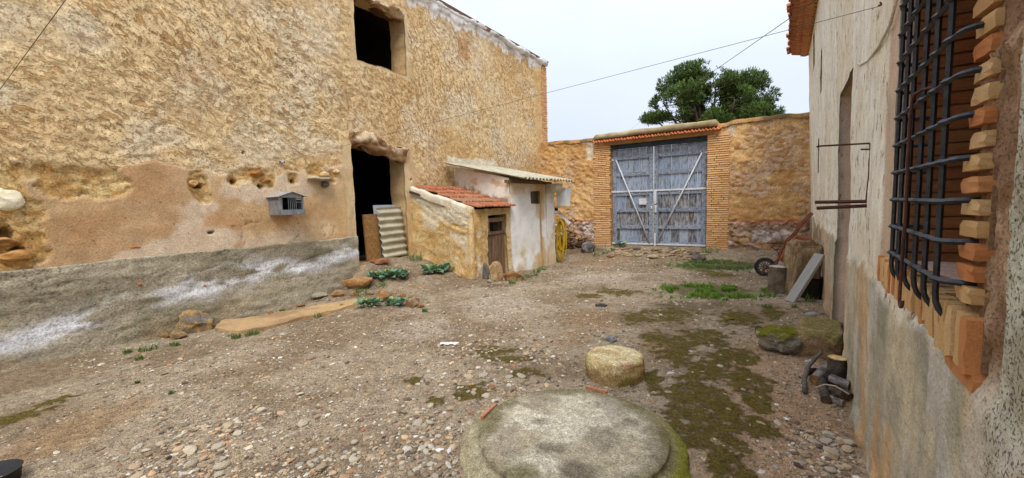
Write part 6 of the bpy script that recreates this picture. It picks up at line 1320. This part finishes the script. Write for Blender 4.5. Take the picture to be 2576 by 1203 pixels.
# ------------------------------------------------------------------ plants
def leaf_me(name, seed, L=1.0):
    V = []; F = []; n = 9; rr = random.Random(seed)
    for i in range(n):
        t = i/(n-1); w_ = .08+.66*math.sin(math.pi*min(1, t**.9*.96))*(1+.22*math.sin(t*17+seed)); zc = .55*t-.62*t*t
        for j, u in enumerate((-1, -.5, 0, .5, 1)): V.append((t*L, u*w_*L*.5, zc*L+abs(u)*.09*L+.05*math.sin(t*15+u*5+seed)*abs(u)*L))
    for i in range(n-1):
        for j in range(4): F.append([i*5+j, (i+1)*5+j, (i+1)*5+j+1, i*5+j+1])
    return mkmesh(name, V, F, True)
LF = [leaf_me('leaf', k) for k in range(4)]; m_leafb = M_leaf('blue_green_leaf', S(96, 134, 106), S(140, 170, 138), .55)
m_leafl = M_leaf('young_leaf', S(150, 170, 90), S(176, 190, 110))
for me in LF: me.materials.append(m_leafb)
LFy = [leaf_me('leaf', k+7) for k in range(2)]
for me in LFy: me.materials.append(m_leafl)
def rosette(px, py, wpx, n, label, seed):
    n = int(n*1.9); P = gp(px, py); s = mpp(P)*wpx*.62; t = thing('rosette_plant', label, 'plant', P); rr = random.Random(seed)
    for k in range(n):
        a = k*2.4+rr.uniform(-.6, .6); q = k/n; l = s*(.62-.25*q)*rr.uniform(.7, 1.15); c_ = k % 3; ox, oy = (0, .38, -.36)[c_]*s, (0, .12, -.1)[c_]*s; o = obj('leaf', rr.choice(LF if q < .86 else LFy), None, t, (ox*math.cos(YAW)+rr.uniform(-.16, .16)*s, ox*math.sin(YAW)+oy+rr.uniform(-.16, .16)*s, .015+.12*q*s*2), (rr.uniform(-.5, .5), -.25-.75*q+rr.uniform(-.35, .35), a), l)
    return t
rosette(955, 702, 62, 20, 'broad grey green leafy plant left of the doorway rubble', 1); rosette(1000, 700, 66, 22, 'leafy plant with yellow heart before the barn doorway', 2); rosette(1098, 688, 72, 22, 'dark leafy plant at the foot of the lean-to side wall', 3); rosette(928, 772, 62, 22, 'leafy rosette at the end of the paving strip', 4); rosette(996, 770, 60, 20, 'leafy rosette right of the rounded orange rock', 5); rosette(1560, 622, 40, 12, 'small leafy weed at the left foot of the gate', 6)
def blades(mb, x, y, n, h, spread, rr, cols, wid=.006, lean=.5, grd=True, gbase=0.0):
    for k in range(n):
        a = rr.uniform(0, 6.28); r_ = spread*math.sqrt(rr.random()); bx, by = x+r_*math.cos(a), y+r_*math.sin(a); bz = gbase if grd else 0; hh = h*rr.uniform(.5, 1.2); dx, dy = rr.gauss(0, lean)*hh, rr.gauss(0, lean)*hh; w_ = wid*rr.uniform(.7, 1.4); pa = rr.uniform(0, 6.28); ux, uy = math.cos(pa)*w_, math.sin(pa)*w_
        V = [(bx-ux, by-uy, bz-.01), (bx+ux, by+uy, bz-.01), (bx+dx*.45+ux*.8, by+dy*.45+uy*.8, bz+hh*.6), (bx+dx*.45-ux*.8, by+dy*.45-uy*.8, bz+hh*.6), (bx+dx, by+dy, bz+hh)]
        mb.add(V, [[0, 1, 2, 3], [3, 2, 4]])
m_grass = M_leaf('grass', S(80, 116, 40), S(130, 158, 62)); m_weed = M_leaf('weed', S(86, 110, 56), S(124, 142, 78))
rr = random.Random(9)
def field(name, pts, n, h, label, mat, wid, seed, lean=.6):
    r = np.random.default_rng(seed); mb_ = MB(); rr_ = random.Random(seed); k = 0
    Pc = np.array([gp(c[0], c[1]) for c in pts]); ci = r.integers(0, len(pts), n); pr = np.array(pts)
    X = Pc[ci, 0]+r.normal(0, 1, n)*pr[ci, 2]*.55; Y = Pc[ci, 1]+r.normal(0, 1, n)*pr[ci, 3]*.55; Z = gz(X, Y); ok = free(X, Y) & (fbm(X*3, Y*3, None, 3, seed) > -.25); ii = np.arange(n)
    while k < n:
        i = int(ii[k]); k += 1
        if not ok[i]: continue
        blades(mb_, X[i], Y[i], 4, h, .03, rr_, None, wid, lean, True, Z[i])
    o = obj(name, mb_.mesh(name, False), mat); o['kind'] = 'stuff'; o['label'] = label; o['category'] = 'grass'; return o
field('grass', [(1770, 735, .42, .4), (1840, 735, .42, .4), (1730, 728, .4, .3), (1870, 738, .25, .3)], 3000, .055, 'bright green patch of low grass and weeds near the house', m_grass, .008, 51)
field('grass', [(1760, 668, .55, .4), (1840, 672, .45, .4), (1800, 660, .6, .3)], 1100, .05, 'duller green patch of grass nearer the gate', m_weed, .008, 52)
WEEDS = [(590, 850, .05), (625, 845, .06), (640, 843, .05), (710, 785, .05), (600, 850, .04), (800, 800, .07), (905, 745, .09), (960, 722, .09), (1068, 785, .05), (320, 890, .05), (360, 885, .06), (385, 880, .05), (440, 870, .05), (350, 905, .04), (1042, 655, .16), (1310, 705, .10), (1330, 700, .10), (1290, 715, .08), (1350, 685, .08), (1365, 680, .08), (1345, 695, .1), (1500, 645, .12), (1520, 640, .1), (1785, 636, .18), (1540, 632, .08), (2040, 760, .08), (2000, 775, .04), (1930, 775, .05), (1950, 730, .12), (345, 965, .02), (430, 990, .02), (905, 735, .1), (2030, 740, .1), (1400, 660, .08)]
for k, (px, py, h) in enumerate(WEEDS):
    P = gp(px, py); mb_ = MB(); blades(mb_, 0, 0, 22+k % 5*9, h*1.35, h*(.8+.15*(k % 4)), random.Random(k), None, .0055, .35+.1*(k % 4), False); near_what = 'by the barn plinth' if px < 860 else ('among the doorway rubble' if px < 1075 else ('along the shed foot' if px < 1420 else ('at the gate' if px < 1800 else 'near the house wall')))
    o = obj('weed_tuft', mb_.mesh('weed_tuft'), m_weed, None, P); tag(o, 'small green weed tuft growing '+near_what, 'weed', 'weed tufts '+near_what)
# ------------------------------------------------------------------ pine behind the wall
def pine(name, base, lobes, label, ntuft, seed, H, tuft=.26):
    t = thing(name, label, 'tree', base); rr = np.random.default_rng(seed); base = np.array(base); mb_ = MB(); hub = np.array([0, 0, H*.42])
    V, F = tube([(0, 0, -.3), (.1, 0, H*.2), (0, .1, H*.42)], [.34, .27, .22], 10); mb_.add(V, F)
    for (c, r_) in lobes:
        c = np.array(c); p = bez(hub-np.array([0, 0, H*.1]), hub+(c-hub)*.35+np.array([0, 0, -.3]), hub+(c-hub)*.7+np.array([0, 0, -.2]), c, 8); V, F = tube(p, list(np.linspace(.15, .03, 8)), 7); mb_.add(V, F)
        for q in range(6):
            d = rr.normal(size=3); d /= np.linalg.norm(d); d[2] = abs(d[2])*.7; a = p[5]+(p[7]-p[5])*rr.random(); V, F = tube([a, a+d*np.array(r_)*.5, a+d*np.array(r_)*.9], [.035, .02, .008], 5); mb_.add(V, F)
    obj('trunk', mb_.mesh('trunk', True), M('pine_bark', S(92, 74, 62), S(66, 54, 48), 5), t)
    tot = sum(float(np.prod(r_))**.67 for c, r_ in lobes); Vs = []; Fs = []; Cs = []; o_ = 0
    for (c, r_) in lobes:
        n = int(ntuft*float(np.prod(r_))**.67/tot); d = rr.normal(size=(n, 3)); d /= np.linalg.norm(d, axis=1)[:, None]; rad = rr.random(n)**.38; d[:, 2] = np.where(d[:, 2] < 0, d[:, 2]*.6, d[:, 2]); P = np.array(c)+d*rad[:, None]*np.array(r_)
        dens = fbm(P[:, 0]*.9, P[:, 1]*.9, P[:, 2]*1.1, 3, seed+3); P = P[dens > -.15]; n = len(P)
        up = d[dens > -.15]*.7+np.array([0, 0, .75])+rr.normal(0, .45, (n, 3)); tint = (.75+.45*np.clip(d[dens > -.15][:, 2]*rad[dens > -.15], 0, 1))*rr.uniform(.8, 1.2, n)*(1+.25*dens[dens > -.15]);  # tint lightens upper outer tufts: light from above put into the colour
        for q in range(5):
            ax = up+rr.normal(0, .55, (n, 3)); ax /= np.linalg.norm(ax, axis=1)[:, None]; sd_ = np.cross(ax, rr.normal(size=(n, 3))); sd_ /= np.linalg.norm(sd_, axis=1)[:, None]+1e-6; l = tuft*rr.uniform(.6, 1.3, n)[:, None]; wv = l*.085
            Q = np.stack([P-sd_*wv*.4, P+sd_*wv*.4, P+ax*l*.7+sd_*wv, P+ax*l, P+ax*l*.7-sd_*wv], 1); Vs.append(Q.reshape(-1, 3)); Fs.append((np.array([[0, 1, 2], [0, 2, 4], [4, 2, 3]])[None]+(np.arange(n)*5+o_)[:, None, None]).reshape(-1, 3)); o_ += n*5
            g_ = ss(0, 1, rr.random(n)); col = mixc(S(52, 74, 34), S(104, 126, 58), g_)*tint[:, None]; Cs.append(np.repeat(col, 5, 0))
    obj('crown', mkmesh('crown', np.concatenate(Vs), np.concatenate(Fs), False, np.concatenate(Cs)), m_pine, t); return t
m_pine, tp, bp_ = _new('pine_needles'); ap = tp.nodes.new('ShaderNodeAttribute'); ap.attribute_name = 'Col'; tp.links.new(ap.outputs['Color'], bp_.inputs['Base Color']); bp_.inputs['Roughness'].default_value = .6; bp_.inputs['Specular IOR Level'].default_value = .2
YT = 27.0; tb = on(1, YT, 1790, 330); tb = np.array([tb[0], YT, 0.0])
LB = []
for (px, py, rx, rz, dy) in ((1745, 190, 62, 30, 0), (1700, 215, 46, 30, .6), (1800, 215, 50, 34, -.5), (1740, 240, 70, 34, -1.2), (1670, 262, 34, 24, .4), (1650, 300, 38, 18, 0), (1700, 290, 45, 22, -.8), (1790, 265, 45, 30, 1.0), (1880, 215, 48, 36, 0), (1850, 250, 44, 34, -1.0), (1920, 255, 36, 40, .4), (1900, 285, 50, 24, -.8), (1945, 285, 22, 18, 0), (1805, 300, 36, 26, -1.4), (1840, 205, 30, 24, 1), (1870, 310, 40, 20, 1.0), (1760, 300, 40, 20, 1.2), (1815, 240, 50, 34, .3), (1825, 285, 46, 28, .2), (1720, 250, 50, 32, .8)):
    q = on(1, YT+dy, px, py); s = mpp(q); LB.append((q-tb, (rx*s, max(rx, rz)*s*.9, rz*s)))
pine('pine_tree', tb, LB, 'round crowned green pine tree rising behind the gate', 24000, 5, 8.2, .20)
q = on(1, 40, 1386, 352); s = mpp(q); pine('pine_tree', (q[0], 40, 0), [((0, 0, q[2]-.2), (10*s, 10*s, 8*s)), ((.3, 0, q[2]-1.2), (16*s, 14*s, 14*s))], 'tip of a far tree showing past the barn corner', 500, 8, q[2], .35)
